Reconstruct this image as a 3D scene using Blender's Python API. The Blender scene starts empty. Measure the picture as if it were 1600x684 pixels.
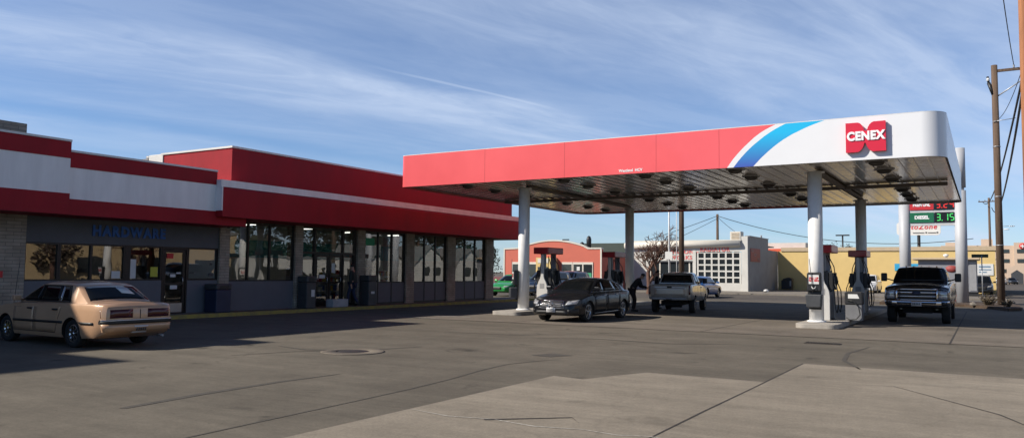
import bpy, bmesh, math, random
import numpy as np
from mathutils import Vector, Matrix
from mathutils.bvhtree import BVHTree
random.seed(7)
S = bpy.context.scene
COL = S.collection
PI = math.pi
R = math.radians

# ------------------------------------------------------------------ helpers
def lin(c):
    return tuple((x/12.92 if x <= 0.04045 else ((x+0.055)/1.055)**2.4) for x in c)
def hx(r, g, b):
    return lin((r/255, g/255, b/255))

def mat(name, col, rough=0.6, metal=0.0, var=0.12, scale=3.0, bump=0.0, bscale=40.0, coat=0.0, spec=0.5, dirt=None, emit=None, estr=0.0, stretch=(1, 1, 1)):
    m = bpy.data.materials.new(name); m.use_nodes = True
    nt = m.node_tree; N = nt.nodes; L = nt.links
    b = N['Principled BSDF']
    b.inputs['Roughness'].default_value = rough
    b.inputs['Metallic'].default_value = metal
    b.inputs['Coat Weight'].default_value = coat
    b.inputs['Coat Roughness'].default_value = 0.05
    b.inputs['Specular IOR Level'].default_value = spec
    col = tuple(col)[:3]
    tc = N.new('ShaderNodeTexCoord'); mp = N.new('ShaderNodeMapping'); mp.inputs['Scale'].default_value = stretch
    L.new(tc.outputs['Object'], mp.inputs['Vector'])
    if var > 0:
        n = N.new('ShaderNodeTexNoise'); n.inputs['Scale'].default_value = scale; n.inputs['Detail'].default_value = 5
        n.inputs['Roughness'].default_value = 0.62
        L.new(mp.outputs[0], n.inputs['Vector'])
        cr = N.new('ShaderNodeValToRGB'); cr.color_ramp.elements[0].position = 0.3; cr.color_ramp.elements[1].position = 0.7
        lo = tuple(c*(1-var) for c in col) if dirt is None else tuple(c*(1-var)+d*var for c, d in zip(col, dirt))
        hi = tuple(min(1, c*(1+var*0.8)) for c in col)
        cr.color_ramp.elements[0].color = (*lo, 1); cr.color_ramp.elements[1].color = (*hi, 1)
        L.new(n.outputs['Fac'], cr.inputs['Fac']); L.new(cr.outputs['Color'], b.inputs['Base Color'])
        if metal < 0.5:
            mr = N.new('ShaderNodeMapRange'); mr.inputs['To Min'].default_value = max(0, rough-0.06); mr.inputs['To Max'].default_value = min(1, rough+0.08)
            L.new(n.outputs['Fac'], mr.inputs['Value']); L.new(mr.outputs[0], b.inputs['Roughness'])
    else:
        b.inputs['Base Color'].default_value = (*col, 1)
    if bump > 0:
        n2 = N.new('ShaderNodeTexNoise'); n2.inputs['Scale'].default_value = bscale; n2.inputs['Detail'].default_value = 3
        L.new(mp.outputs[0], n2.inputs['Vector'])
        bp = N.new('ShaderNodeBump'); bp.inputs['Strength'].default_value = bump; bp.inputs['Distance'].default_value = 0.02
        L.new(n2.outputs['Fac'], bp.inputs['Height']); L.new(bp.outputs[0], b.inputs['Normal'])
    if emit is not None:
        b.inputs['Emission Color'].default_value = (*emit, 1); b.inputs['Emission Strength'].default_value = estr
    return m

def glass_mat(name, tint=(0.85, 0.9, 0.9), refl=0.16, rough=0.01):
    m = bpy.data.materials.new(name); m.use_nodes = True
    nt = m.node_tree; N = nt.nodes; L = nt.links
    N.remove(N['Principled BSDF'])
    out = N['Material Output']
    tr = N.new('ShaderNodeBsdfTransparent'); tr.inputs[0].default_value = (*tint, 1)
    gl = N.new('ShaderNodeBsdfGlossy'); gl.inputs['Roughness'].default_value = rough
    fr = N.new('ShaderNodeFresnel'); fr.inputs[0].default_value = 1.5
    ad = N.new('ShaderNodeMath'); ad.operation = 'MULTIPLY_ADD'; ad.inputs[1].default_value = 1.2; ad.inputs[2].default_value = refl; ad.use_clamp = True
    mx = N.new('ShaderNodeMixShader')
    tc = N.new('ShaderNodeTexCoord'); nz = N.new('ShaderNodeTexNoise'); nz.inputs['Scale'].default_value = 0.9
    bp = N.new('ShaderNodeBump'); bp.inputs['Strength'].default_value = 0.12; bp.inputs['Distance'].default_value = 0.02
    L.new(tc.outputs['Object'], nz.inputs['Vector']); L.new(nz.outputs['Fac'], bp.inputs['Height']); L.new(bp.outputs[0], gl.inputs['Normal'])
    L.new(fr.outputs[0], ad.inputs[0]); L.new(ad.outputs[0], mx.inputs[0]); L.new(tr.outputs[0], mx.inputs[1]); L.new(gl.outputs[0], mx.inputs[2])
    L.new(mx.outputs[0], out.inputs['Surface'])
    return m

class MB:
    def __init__(s): s.bm = bmesh.new()
    def box(s, x0, x1, y0, y1, z0, z1, mi=0):
        c = [s.bm.verts.new(p) for p in ((x0,y0,z0),(x1,y0,z0),(x1,y1,z0),(x0,y1,z0),(x0,y0,z1),(x1,y0,z1),(x1,y1,z1),(x0,y1,z1))]
        for f in ((0,3,2,1),(4,5,6,7),(0,1,5,4),(1,2,6,5),(2,3,7,6),(3,0,4,7)):
            s.bm.faces.new([c[i] for i in f]).material_index = mi
        return s
    def face(s, pts, mi=0):
        f = s.bm.faces.new([s.bm.verts.new(p) for p in pts]); f.material_index = mi; return s
    def prism(s, poly, z0, z1, mi=0, plane='xy'):
        def T(a, b, c):
            return {'xy': (a, b, c), 'xz': (a, c, b), 'yz': (c, a, b)}[plane]
        b0 = [s.bm.verts.new(T(a, b, z0)) for a, b in poly]; b1 = [s.bm.verts.new(T(a, b, z1)) for a, b in poly]
        fs = [s.bm.faces.new(b0[::-1]), s.bm.faces.new(b1)]
        n = len(poly)
        for i in range(n): fs.append(s.bm.faces.new((b0[i], b0[(i+1) % n], b1[(i+1) % n], b1[i])))
        for f in fs: f.material_index = mi
        bmesh.ops.recalc_face_normals(s.bm, faces=fs)
        return s
    def tube(s, pts, r, seg=8, mi=0, cap=True):
        pts = [Vector(p) for p in pts]; n = len(pts)
        rs = r if isinstance(r, (list, tuple)) else [r]*n
        rings = []; up = None
        for i, p in enumerate(pts):
            d = (pts[min(i+1, n-1)]-pts[max(i-1, 0)]).normalized()
            if up is None:
                up = d.orthogonal().normalized()
            up = (up - d*up.dot(d)).normalized(); w = d.cross(up)
            rings.append([s.bm.verts.new(p+(up*math.cos(2*PI*k/seg)+w*math.sin(2*PI*k/seg))*rs[i]) for k in range(seg)])
        for a, b in zip(rings, rings[1:]):
            for k in range(seg):
                f = s.bm.faces.new((a[k], a[(k+1) % seg], b[(k+1) % seg], b[k])); f.material_index = mi; f.smooth = True
        if cap:
            s.bm.faces.new(rings[0][::-1]).material_index = mi; s.bm.faces.new(rings[-1]).material_index = mi
        return s
    def cyl(s, x, y, z0, z1, r, seg=24, mi=0, r1=None):
        return s.tube([(x, y, z0), (x, y, z1)], [r, r if r1 is None else r1], seg, mi)
    def lathe(s, prof, c=(0, 0, 0), axis='z', seg=28, mi=0, smooth=True, cap=True):
        rings = []
        for (rr, h) in prof:
            ring = []
            for k in range(seg):
                a = 2*PI*k/seg; u, v = rr*math.cos(a), rr*math.sin(a)
                p = {'z': (u, v, h), 'y': (u, h, v), 'x': (h, u, v)}[axis]
                ring.append(s.bm.verts.new((p[0]+c[0], p[1]+c[1], p[2]+c[2])))
            rings.append(ring)
        fs = []
        for a, b in zip(rings, rings[1:]):
            for k in range(seg):
                f = s.bm.faces.new((a[k], a[(k+1) % seg], b[(k+1) % seg], b[k])); f.material_index = mi; f.smooth = smooth; fs.append(f)
        if cap and prof[0][0] > 1e-4: fs.append(s.bm.faces.new(rings[0][::-1]))
        if cap and prof[-1][0] > 1e-4: fs.append(s.bm.faces.new(rings[-1]))
        for f in fs: f.material_index = mi
        bmesh.ops.recalc_face_normals(s.bm, faces=fs)
        return s
    def bevel(s, w=0.01, seg=2):
        bmesh.ops.bevel(s.bm, geom=list(s.bm.edges), offset=w, segments=seg, affect='EDGES', profile=0.5, clamp_overlap=True)
        return s
    def obj(s, name, mats, parent=None, loc=None, rz=0, recalc=False):
        if recalc: bmesh.ops.recalc_face_normals(s.bm, faces=s.bm.faces)
        me = bpy.data.meshes.new(name); s.bm.to_mesh(me); s.bm.free()
        if not isinstance(mats, (list, tuple)): mats = [mats]
        for m in mats: me.materials.append(m)
        o = bpy.data.objects.new(name, me); COL.objects.link(o)
        if parent is not None: o.parent = parent
        if loc is not None: o.location = loc
        o.rotation_euler[2] = rz
        return o

def tag(o, label=None, cat=None, group=None, kind=None):
    if label: o['label'] = label
    if cat: o['category'] = cat
    if group: o['group'] = group
    if kind: o['kind'] = kind
    return o
def thing(name, label, cat, loc=(0, 0, 0), rz=0, group=None):
    o = bpy.data.objects.new(name, None); COL.objects.link(o); o.empty_display_size = 0.2
    o.location = loc; o.rotation_euler[2] = rz
    return tag(o, label, cat, group)
def copy_tree(o, parent=None):
    c = o.copy(); COL.objects.link(c)
    if parent is not None: c.parent = parent
    for ch in [x for x in COL.objects if x.parent == o and x != c]: copy_tree(ch, c)
    return c
def struct(name, mb, m, label=None):
    o = mb.obj(name, m); o['kind'] = 'structure'
    if label: o['label'] = label
    return o

def text(name, body, size, m, loc, rot, parent=None, extrude=0.01, offset=0.0, sx=1.0, shear=0.0, spacing=1.0, align='CENTER'):
    cu = bpy.data.curves.new(name, 'FONT'); cu.body = body; cu.size = size; cu.extrude = extrude; cu.offset = offset
    cu.align_x = align; cu.align_y = 'CENTER'; cu.shear = shear; cu.space_character = spacing; cu.space_line = 0.85
    cu.resolution_u = 4
    t = bpy.data.objects.new(name+'_tmp', cu); COL.objects.link(t)
    dg = bpy.context.evaluated_depsgraph_get(); dg.update()
    me = bpy.data.meshes.new_from_object(t.evaluated_get(dg))
    COL.objects.unlink(t); bpy.data.objects.remove(t)
    me.transform(Matrix.Diagonal((sx, 1, 1, 1)))
    me.materials.clear(); me.materials.append(m)
    o = bpy.data.objects.new(name, me); COL.objects.link(o)
    o.location = loc; o.rotation_euler = rot
    if parent is not None: o.parent = parent
    return o
FRONT = (PI/2, 0, 0)          # lettering that faces -Y
EAST = (PI/2, 0, PI/2)        # lettering that faces +X

# ------------------------------------------------------------------ ground materials
def ground_mat(name, base, spots, scale, rough=0.9, fine=220, cracks=0.0, streak=None, dark=0.5):
    m = bpy.data.materials.new(name); m.use_nodes = True
    nt = m.node_tree; N = nt.nodes; L = nt.links; b = N['Principled BSDF']
    b.inputs['Roughness'].default_value = rough; b.inputs['Specular IOR Level'].default_value = 0.25
    tc = N.new('ShaderNodeTexCoord')
    def noise(sc, det=5, ro=0.6, vec=None, dist=0.0):
        n = N.new('ShaderNodeTexNoise'); n.inputs['Scale'].default_value = sc; n.inputs['Detail'].default_value = det; n.inputs['Roughness'].default_value = ro
        n.inputs['Distortion'].default_value = dist
        L.new(vec or tc.outputs['Object'], n.inputs['Vector']); return n.outputs['Fac']
    def ramp(src, p0, p1, c0, c1):
        r = N.new('ShaderNodeValToRGB'); r.color_ramp.elements[0].position = p0; r.color_ramp.elements[1].position = p1
        r.color_ramp.elements[0].color = (*c0, 1); r.color_ramp.elements[1].color = (*c1, 1); L.new(src, r.inputs[0]); return r.outputs[0]
    def mix(a, bb, fac, mode='MULTIPLY'):
        x = N.new('ShaderNodeMix'); x.data_type = 'RGBA'; x.blend_type = mode
        if isinstance(fac, float): x.inputs[0].default_value = fac
        else: L.new(fac, x.inputs[0])
        L.new(a, x.inputs[6])
        if isinstance(bb, tuple): x.inputs[7].default_value = (*bb, 1)
        else: L.new(bb, x.inputs[7])
        return x.outputs[2]
    c = ramp(noise(scale, 7, 0.7), 0.32, 0.68, tuple(v*0.82 for v in base), tuple(v*1.15 for v in base))
    g = lambda v: (v, v, v)
    c = mix(c, ramp(noise(scale*0.22, 4, 0.55), 0.35, 0.62, g(0.84), g(1.06)), 1.0)
    # aggregate grain
    c = mix(c, ramp(noise(fine, 2, 0.5), 0.3, 0.7, g(0.80), g(1.2)), 1.0)
    c = mix(c, ramp(noise(34, 4, 0.7), 0.30, 0.70, g(0.84), g(1.15)), 1.0)
    c = mix(c, ramp(noise(9, 5, 0.7), 0.30, 0.70, g(0.90), g(1.09)), 1.0)
    vs = N.new('ShaderNodeTexVoronoi'); vs.inputs['Scale'].default_value = 3.2; L.new(tc.outputs['Object'], vs.inputs['Vector'])
    c = mix(c, ramp(vs.outputs['Distance'], 0.03, 0.06, g(0.62), g(1.0)), 1.0)
    # oil spots and stains
    c = mix(c, ramp(noise(spots, 3, 0.6, dist=0.6), 0.27, 0.36, g(dark), g(1.0)), 1.0)
    # long wheel-polished streaks
    mp = N.new('ShaderNodeMapping'); mp.inputs['Scale'].default_value = (0.12, 1.6, 1) ; mp.inputs['Rotation'].default_value = (0, 0, R(streak or 12))
    L.new(tc.outputs['Object'], mp.inputs['Vector'])
    c = mix(c, ramp(noise(0.9, 5, 0.6, mp.outputs[0]), 0.36, 0.64, g(0.90), g(1.07)), 1.0)
    c = mix(c, ramp(noise(3.4, 6, 0.7, mp.outputs[0]), 0.34, 0.66, g(0.93), g(1.06)), 1.0)
    if cracks > 0:
        v = N.new('ShaderNodeTexVoronoi'); v.feature = 'DISTANCE_TO_EDGE'; v.inputs['Scale'].default_value = 0.22
        nn = N.new('ShaderNodeTexNoise'); nn.inputs['Scale'].default_value = 0.7; nn.inputs['Detail'].default_value = 5
        L.new(tc.outputs['Object'], nn.inputs['Vector'])
        ad = N.new('ShaderNodeMix'); ad.data_type = 'RGBA'; ad.blend_type = 'ADD'; ad.inputs[0].default_value = 1.6
        L.new(tc.outputs['Object'], ad.inputs[6]); L.new(nn.outputs['Color'], ad.inputs[7]); L.new(ad.outputs[2], v.inputs['Vector'])
        gate = ramp(noise(0.35, 2), 0.45, 0.6, g(0), g(1))
        cm = ramp(v.outputs['Distance'], 0.0, 0.008, g(1-cracks), g(1))
        c2 = mix(c, cm, 1.0)
        c = mix(c, c2, gate, 'MIX')
    L.new(c, b.inputs['Base Color'])
    bp = N.new('ShaderNodeBump'); bp.inputs['Strength'].default_value = 0.35; bp.inputs['Distance'].default_value = 0.008
    L.new(noise(90, 4, 0.6), bp.inputs['Height']); L.new(bp.outputs[0], b.inputs['Normal'])
    return m

M = {}
M['asphalt'] = ground_mat('lot_asphalt', (0.131, 0.114, 0.089), 0.9, 0.8, cracks=0.20, streak=-28)
M['road'] = ground_mat('road_asphalt', (0.105, 0.090, 0.076), 0.5, 0.5, cracks=0.3, streak=5)
M['earth'] = ground_mat('dry_ground', (0.13, 0.112, 0.09), 0.3, 0.2, streak=30)
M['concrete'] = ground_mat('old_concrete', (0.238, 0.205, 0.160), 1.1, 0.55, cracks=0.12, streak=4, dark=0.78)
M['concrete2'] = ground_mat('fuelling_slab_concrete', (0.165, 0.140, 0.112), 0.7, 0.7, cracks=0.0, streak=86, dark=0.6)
M['walk'] = ground_mat('sidewalk_concrete', (0.22, 0.195, 0.165), 2.0, 1.2, streak=3, dark=0.8)
M['joint'] = mat('tar_joint', (0.040, 0.034, 0.029), 0.85, var=0.3, scale=6)
M['patch'] = mat('asphalt_patch', (0.068, 0.059, 0.048), 0.9, var=0.25, scale=8, bump=0.3, bscale=60)
M['mulch'] = mat('mulch', (0.075, 0.048, 0.030), 0.95, var=0.4, scale=9, bump=0.8, bscale=30)
M['kerb_yellow'] = mat('worn_yellow_kerb', (0.30, 0.23, 0.045), 0.8, var=0.5, scale=3.5, dirt=(0.13, 0.12, 0.10))
M['white_line'] = mat('worn_white_line', (0.26, 0.25, 0.23), 0.8, var=0.5, scale=5, dirt=(0.10, 0.09, 0.08))
M['iron'] = mat('cast_iron', (0.06, 0.05, 0.045), 0.6, 0.6, var=0.3, scale=20)

def strip(pts, w, z0, z1, mb=None):
    mb = mb or MB(); n = len(pts)
    L_, R_ = [], []
    for i in range(n):
        a = Vector((*pts[max(i-1, 0)], 0)); b = Vector((*pts[min(i+1, n-1)], 0)); d = (b-a).normalized(); nrm = Vector((-d.y, d.x, 0))
        p = Vector((*pts[i], 0)); ww = (w[i] if isinstance(w, (list, tuple)) else w)/2
        L_.append(p+nrm*ww); R_.append(p-nrm*ww)
    for i in range(n-1):
        mb.face([(R_[i].x, R_[i].y, z1), (R_[i+1].x, R_[i+1].y, z1), (L_[i+1].x, L_[i+1].y, z1), (L_[i].x, L_[i].y, z1)])
    return mb

# ------------------------------------------------------------------ setting
mb = MB(); mb.face([(-1500, -300, -0.03), (1500, -300, -0.03), (1500, 2500, -0.03), (-1500, 2500, -0.03)])
struct('ground', mb, M['earth'])
mb = MB(); mb.face([(-90, -30, 0), (1.7, -30, 0), (1.7, 49.0, 0), (-90, 49.0, 0)])
struct('parking_lot_asphalt', mb, M['asphalt'])
mb = MB(); mb.face([(-200, 49.0, -0.006), (1.5, 49.0, -0.006), (1.5, 63.6, -0.006), (-200, 63.6, -0.006)])
mb.face([(1.5, -60, -0.010), (16, -60, -0.010), (16, 400, -0.010), (1.5, 400, -0.010)])
struct('road', mb, M['road'])
mb = MB()
for Y in (56.4,):
    for i in range(22): mb.face([(-70+i*3.2, Y, 0.0), (-68.4+i*3.2, Y, 0.0), (-68.4+i*3.2, Y+0.12, 0.0), (-70+i*3.2, Y+0.12, 0.0)])
for i in range(40): mb.face([(8.6, 20+i*5, -0.004), (8.75, 20+i*5, -0.004), (8.75, 22.4+i*5, -0.004), (8.6, 22.4+i*5, -0.004)])
struct('road_marking', mb, M['white_line'])
mb = MB(); mb.box(-90, 1.2, 63.6, 81.8, -0.02, 0.11); mb.box(16, 18.5, -40, 300, -0.02, 0.11); mb.box(0.6, 1.5, 81.8, 200, -0.02, 0.11)
struct('sidewalk', mb, M['walk'])
# concrete sheets: foreground apron and fuelling slab
mb = MB(); mb.face([(-5.85, -20, 0.004), (1.7, -20, 0.004), (1.7, 15.05, 0.004), (-2.9, 15.2, 0.004), (-2.9, 12.28, 0.004), (-4.8, 12.3, 0.004), (-5.3, 10.95, 0.004), (-5.85, 11.05, 0.004)])
struct('concrete_apron', mb, M['concrete'])
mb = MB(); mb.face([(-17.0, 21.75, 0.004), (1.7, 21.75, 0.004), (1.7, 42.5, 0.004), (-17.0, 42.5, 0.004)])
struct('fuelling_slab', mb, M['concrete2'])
mb = MB()
strip([(-2.86, -5), (-2.88, 5.5), (-2.875, 7.5), (-2.89, 9.2), (-2.885, 11.4), (-2.9, 15.2)], [0.022, 0.026, 0.02, 0.026, 0.018, 0.022], 0, 0.008, mb)
strip([(-0.78, 21.75), (-0.79, 42)], 0.04, 0, 0.008, mb)
strip([(-6.9, 21.75), (-6.9, 42)], 0.025, 0, 0.008, mb)
strip([(-13.1, 21.75), (-13.1, 42)], 0.025, 0, 0.008, mb)
strip([(-17, 27.9), (1.7, 27.9)], 0.02, 0, 0.0085, mb)
strip([(-17, 21.72), (-8, 21.7), (1.7, 21.74)], 0.05, 0, 0.0085, mb)
strip([(-2.9, 12.25), (-1.2, 12.9), (0.1, 11.0), (0.4, 10.2)], [0.0, 0.012, 0.03, 0.02], 0, 0.008, mb)
strip([(-4.75, 7.35), (-4.0, 8.0), (-3.75, 7.7)], [0.05, 0.03, 0.0], 0, 0.009, mb)
struct('pavement_joint', mb, M['joint'])
mb = MB()
def arc(pts, w): strip(pts, w, 0, 0.004, mb)
arc([(-6.6, 4.6), (-6.68, 6.0), (-6.75, 7.5), (-6.83, 8.7), (-6.95, 9.8), (-7.15, 10.9), (-7.25, 11.9), (-7.1, 12.6), (-6.85, 13.2)], [0.03, 0.035, 0.03, 0.035, 0.03, 0.035, 0.04, 0.04, 0.01])
arc([(-8.6, 5.6), (-8.75, 6.8), (-8.8, 8.2), (-8.7, 9.3)], [0.10, 0.13, 0.10, 0.02])
arc([(-2.3, 19.6), (-2.5, 17.8), (-2.35, 16.2), (-1.9, 14.9)], [0.05, 0.08, 0.09, 0.03])
arc([(-12.2, 10.1), (-11.8, 11.3), (-11.2, 12.0)], [0.03, 0.05, 0.02])
arc([(-12.9, 11.9), (-11.9, 11.7), (-10.9, 12.3), (-10.4, 13.6)], [0.02, 0.12, 0.16, 0.03])
arc([(-12.5, 17.3), (-10.6, 17.5), (-9.2, 18.7)], [0.02, 0.14, 0.02])
arc([(-9.6, 17.0), (-8.2, 17.8), (-6.4, 17.6), (-5.0, 18.4)], [0.02, 0.10, 0.12, 0.02])
struct('tar_seam', mb, M['patch'])
mb = MB(); mb.face([(-7.65, 13.5, 0.005), (-7.2, 13.45, 0.005), (-6.95, 13.95, 0.005), (-7.5, 14.0, 0.005)])
struct('asphalt_repair', mb, M['patch'])
mb = MB()
for (x0, y0, x1, y1) in ((-17.9, 21.9, -16.0, 21.9), (-17.2, 23.2, -15.6, 23.2)):
    strip([(x0, y0), (x1, y1)], 0.11, 0, 0.009, mb)
struct('painted_line', mb, M['white_line'])

mb = MB(); strip([(-5.8, 7.42), (-5.2, 7.30), (-4.7, 7.42), (-4.1, 7.33), (-3.6, 7.46), (-3.2, 7.40), (-2.9, 7.52), (-2.3, 7.38), (-1.5, 7.5)], [0.012, 0.03, 0.018, 0.034, 0.016, 0.03, 0.02, 0.03, 0.01], 0, 0.0085, mb)
struct('sealed_crack', mb, mat('pale_crack_fill', (0.40, 0.37, 0.32), 0.9, var=0.4, scale=20))
# manhole with concrete collar
mh = MB(); mh.lathe([(0.0, 0.012), (0.30, 0.012), (0.31, 0.004)], (-10.85, 11.95, 0), seg=32)
mho = thing('manhole_cover', 'round iron manhole cover in a pale concrete collar on the lot', 'manhole cover', (0, 0, 0))
mh.obj('lid', M['iron'], mho)
mh = MB(); mh.lathe([(0.33, 0.004), (0.335, 0.016), (0.60, 0.014), (0.64, 0.004)], (-10.85, 11.95, 0), seg=32)
mh.obj('concrete_collar', M['concrete2'], mho)
dg = MB(); dg.box(-3.75, -2.95, 19.75, 20.1, 0.0, 0.012)
for i in range(12): dg.box(-3.72+i*0.064, -3.69+i*0.064, 19.78, 20.07, 0.012, 0.02)
tag(dg.obj('drain_grate', M['iron']), 'rusty rectangular drain grate set in the asphalt', 'drain grate')

# planting bed on the corner, by the poles
mb = MB(); mb.prism([(-5.2, 49.2), (-1.0, 48.6), (0.3, 46.2), (0.9, 44.2), (1.45, 45.2), (1.5, 50.5), (0.9, 53.5), (-2, 54.5), (-5.4, 54.2)], 0.0, 0.14)
struct('planting_bed', mb, M['mulch'])
mb = MB(); mb.prism([(-6.5, 54.6), (1.45, 54.6), (1.45, 57.6), (-6.5, 57.6)], -0.01, 0.125)
struct('corner_sidewalk', mb, M['walk'])

# store sidewalk
mb = MB(); mb.box(-24.5, -22.42, -10, 40, 0, 0.12)
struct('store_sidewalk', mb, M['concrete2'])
mb = MB(); mb.box(-22.418, -22.25, -10, 40, 0, 0.125)
struct('kerb', mb, M['kerb_yellow'])

# ================================================================== STORE
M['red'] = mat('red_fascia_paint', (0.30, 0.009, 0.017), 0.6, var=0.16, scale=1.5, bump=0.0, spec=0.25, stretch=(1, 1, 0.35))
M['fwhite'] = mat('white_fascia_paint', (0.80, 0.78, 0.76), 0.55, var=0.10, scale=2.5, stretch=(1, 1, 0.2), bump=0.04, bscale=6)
M['cap'] = mat('white_coping', (0.66, 0.65, 0.63), 0.45, var=0.08, scale=2)
M['greywall'] = mat('blue_grey_wall_paint', (0.118, 0.122, 0.138), 0.75, var=0.12, scale=2.5, dirt=(0.08, 0.08, 0.08))
M['signwall'] = mat('grey_sign_band', (0.105, 0.108, 0.118), 0.8, var=0.12, scale=2)
M['blue_letter'] = mat('faded_blue_letters', (0.022, 0.105, 0.33), 0.6, var=0.25, scale=5)
M['frame'] = mat('dark_bronze_frame', (0.018, 0.016, 0.015), 0.4, 0.3, var=0.2)
M['roof'] = mat('roofing', (0.2, 0.19, 0.18), 0.9)
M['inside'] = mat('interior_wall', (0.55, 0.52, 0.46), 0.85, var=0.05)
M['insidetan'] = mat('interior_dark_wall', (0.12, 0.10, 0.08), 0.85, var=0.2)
M['teal'] = mat('teal_band', (0.03, 0.30, 0.34), 0.7, var=0.1)
M['tile'] = mat('interior_floor', (0.22, 0.21, 0.19), 0.4)
M['ceil'] = mat('interior_ceiling', (0.45, 0.44, 0.42), 0.9)
M['lamp'] = mat('lit_tube', (0.9, 0.9, 0.85), 0.5, var=0, emit=(1, 0.97, 0.88), estr=2.2)
M['glass'] = glass_mat('store_glass', (0.72, 0.76, 0.76), 0.14)
M['paper'] = mat('white_paper', (0.62, 0.62, 0.60), 0.8, var=0.08)
M['yellow_paper'] = mat('yellow_paper', (0.50, 0.48, 0.06), 0.8, var=0.1)
M['green_paper'] = mat('green_paper', (0.05, 0.30, 0.15), 0.8, var=0.1)
M['redpaper'] = mat('red_sticker', (0.55, 0.03, 0.03), 0.6, var=0.1)
M['steel'] = mat('brushed_steel', (0.5, 0.5, 0.5), 0.3, 0.9, var=0.1)
M['black'] = mat('black_plastic', (0.016, 0.016, 0.017), 0.45, var=0.25, scale=5)
M['dgrey'] = mat('dark_grey_plastic', (0.05, 0.052, 0.056), 0.5, var=0.2, scale=5)
M['mgrey'] = mat('grey_painted_metal', (0.27, 0.27, 0.275), 0.45, var=0.1, scale=3)
M['navy'] = mat('navy_plastic', (0.018, 0.026, 0.06), 0.5, var=0.2)

def brick_mat(name, c1, c2, mortar, sc=1.0, axes='yz'):
    m = bpy.data.materials.new(name); m.use_nodes = True
    nt = m.node_tree; N = nt.nodes; L = nt.links; b = N['Principled BSDF']; b.inputs['Roughness'].default_value = 0.85
    tc = N.new('ShaderNodeTexCoord'); sp = N.new('ShaderNodeSeparateXYZ'); cb = N.new('ShaderNodeCombineXYZ')
    L.new(tc.outputs['Object'], sp.inputs[0]); ad = N.new('ShaderNodeMath'); ad.operation = 'ADD'
    L.new(sp.outputs[0], ad.inputs[0]); L.new(sp.outputs[1], ad.inputs[1])
    L.new(ad.outputs[0], cb.inputs[0]); L.new(sp.outputs[2], cb.inputs[1])
    br = N.new('ShaderNodeTexBrick'); br.inputs['Scale'].default_value = sc
    br.inputs['Brick Width'].default_value = 0.40; br.inputs['Row Height'].default_value = 0.10; br.inputs['Mortar Size'].default_value = 0.007
    br.inputs['Color1'].default_value = (*c1, 1); br.inputs['Color2'].default_value = (*c2, 1); br.inputs['Mortar'].default_value = (*mortar, 1)
    L.new(cb.outputs[0], br.inputs['Vector'])
    n = N.new('ShaderNodeTexNoise'); n.inputs['Scale'].default_value = 2.5; n.inputs['Detail'].default_value = 5; L.new(tc.outputs['Object'], n.inputs['Vector'])
    cr = N.new('ShaderNodeValToRGB'); cr.color_ramp.elements[0].position = 0.3; cr.color_ramp.elements[0].color = (0.75, 0.74, 0.72, 1); cr.color_ramp.elements[1].position = 0.7; cr.color_ramp.elements[1].color = (1.1, 1.1, 1.1, 1)
    L.new(n.outputs['Fac'], cr.inputs[0])
    mx = N.new('ShaderNodeMix'); mx.data_type = 'RGBA'; mx.blend_type = 'MULTIPLY'; mx.inputs[0].default_value = 1
    L.new(br.outputs['Color'], mx.inputs[6]); L.new(cr.outputs[0], mx.inputs[7]); L.new(mx.outputs[2], b.inputs['Base Color'])
    bp = N.new('ShaderNodeBump'); bp.invert = True; bp.inputs['Strength'].default_value = 0.6; bp.inputs['Distance'].default_value = 0.01
    L.new(br.outputs['Fac'], bp.inputs['Height']); L.new(bp.outputs[0], b.inputs['Normal'])
    return m
M['brick'] = brick_mat('tan_brick', (0.36, 0.31, 0.25), (0.29, 0.25, 0.20), (0.16, 0.14, 0.12))

store = thing('store_building', 'long low shop with red and white fascia, tan brick piers and dark framed windows', 'store', (0, 0, 0))
FX = -23.35
# ---- fascia: hardware half
def band(parent, name, x_front, x_back, y0, y1, zs, mats, ms):
    """stacked horizontal bands of one fascia run, coping proud on top"""
    mb = MB()
    for (z0, z1, mi, dx) in zs: mb.box(x_back, x_front+dx, y0, y1, z0, z1, mi)
    return mb.obj(name, mats, parent)
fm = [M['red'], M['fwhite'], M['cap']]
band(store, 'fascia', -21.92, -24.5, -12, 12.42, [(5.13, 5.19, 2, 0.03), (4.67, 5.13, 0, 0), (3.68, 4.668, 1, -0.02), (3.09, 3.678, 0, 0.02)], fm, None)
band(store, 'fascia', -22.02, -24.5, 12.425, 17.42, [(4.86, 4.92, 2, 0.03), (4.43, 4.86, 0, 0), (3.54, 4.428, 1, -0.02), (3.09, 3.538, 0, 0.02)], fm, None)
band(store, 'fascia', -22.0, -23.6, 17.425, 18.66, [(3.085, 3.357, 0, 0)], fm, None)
# main store: projecting lower band with rounded top, white stripe, tall upper box
lb = MB(); lb.prism([(-21.72, 3.36), (-21.72, 4.28), (-21.76, 4.34), (-21.82, 4.36), (-24.4, 4.36), (-24.4, 3.36)], 17.43, 37.25, 0, plane='xz')
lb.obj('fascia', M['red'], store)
lb = MB(); lb.prism([(-21.78, 4.363), (-21.78, 4.60), (-24.4, 4.60), (-24.4, 4.363)], 17.40, 37.25, 0, plane='xz')
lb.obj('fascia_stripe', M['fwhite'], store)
lb = MB(); lb.box(-22.06, -21.712, 17.385, 17.427, 3.56, 4.358)
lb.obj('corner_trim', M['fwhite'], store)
lb = MB(); lb.box(-26.25, -22.4, 18.3, 37.25, 4.603, 5.83, 0)
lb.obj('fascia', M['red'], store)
lb = MB(); lb.box(-26.30, -22.36, 18.26, 37.3, 5.833, 5.90); lb.box(-26.29, -26.20, 18.262, 18.297, 4.61, 5.83)
lb.obj('coping', M['cap'], store)
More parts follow.
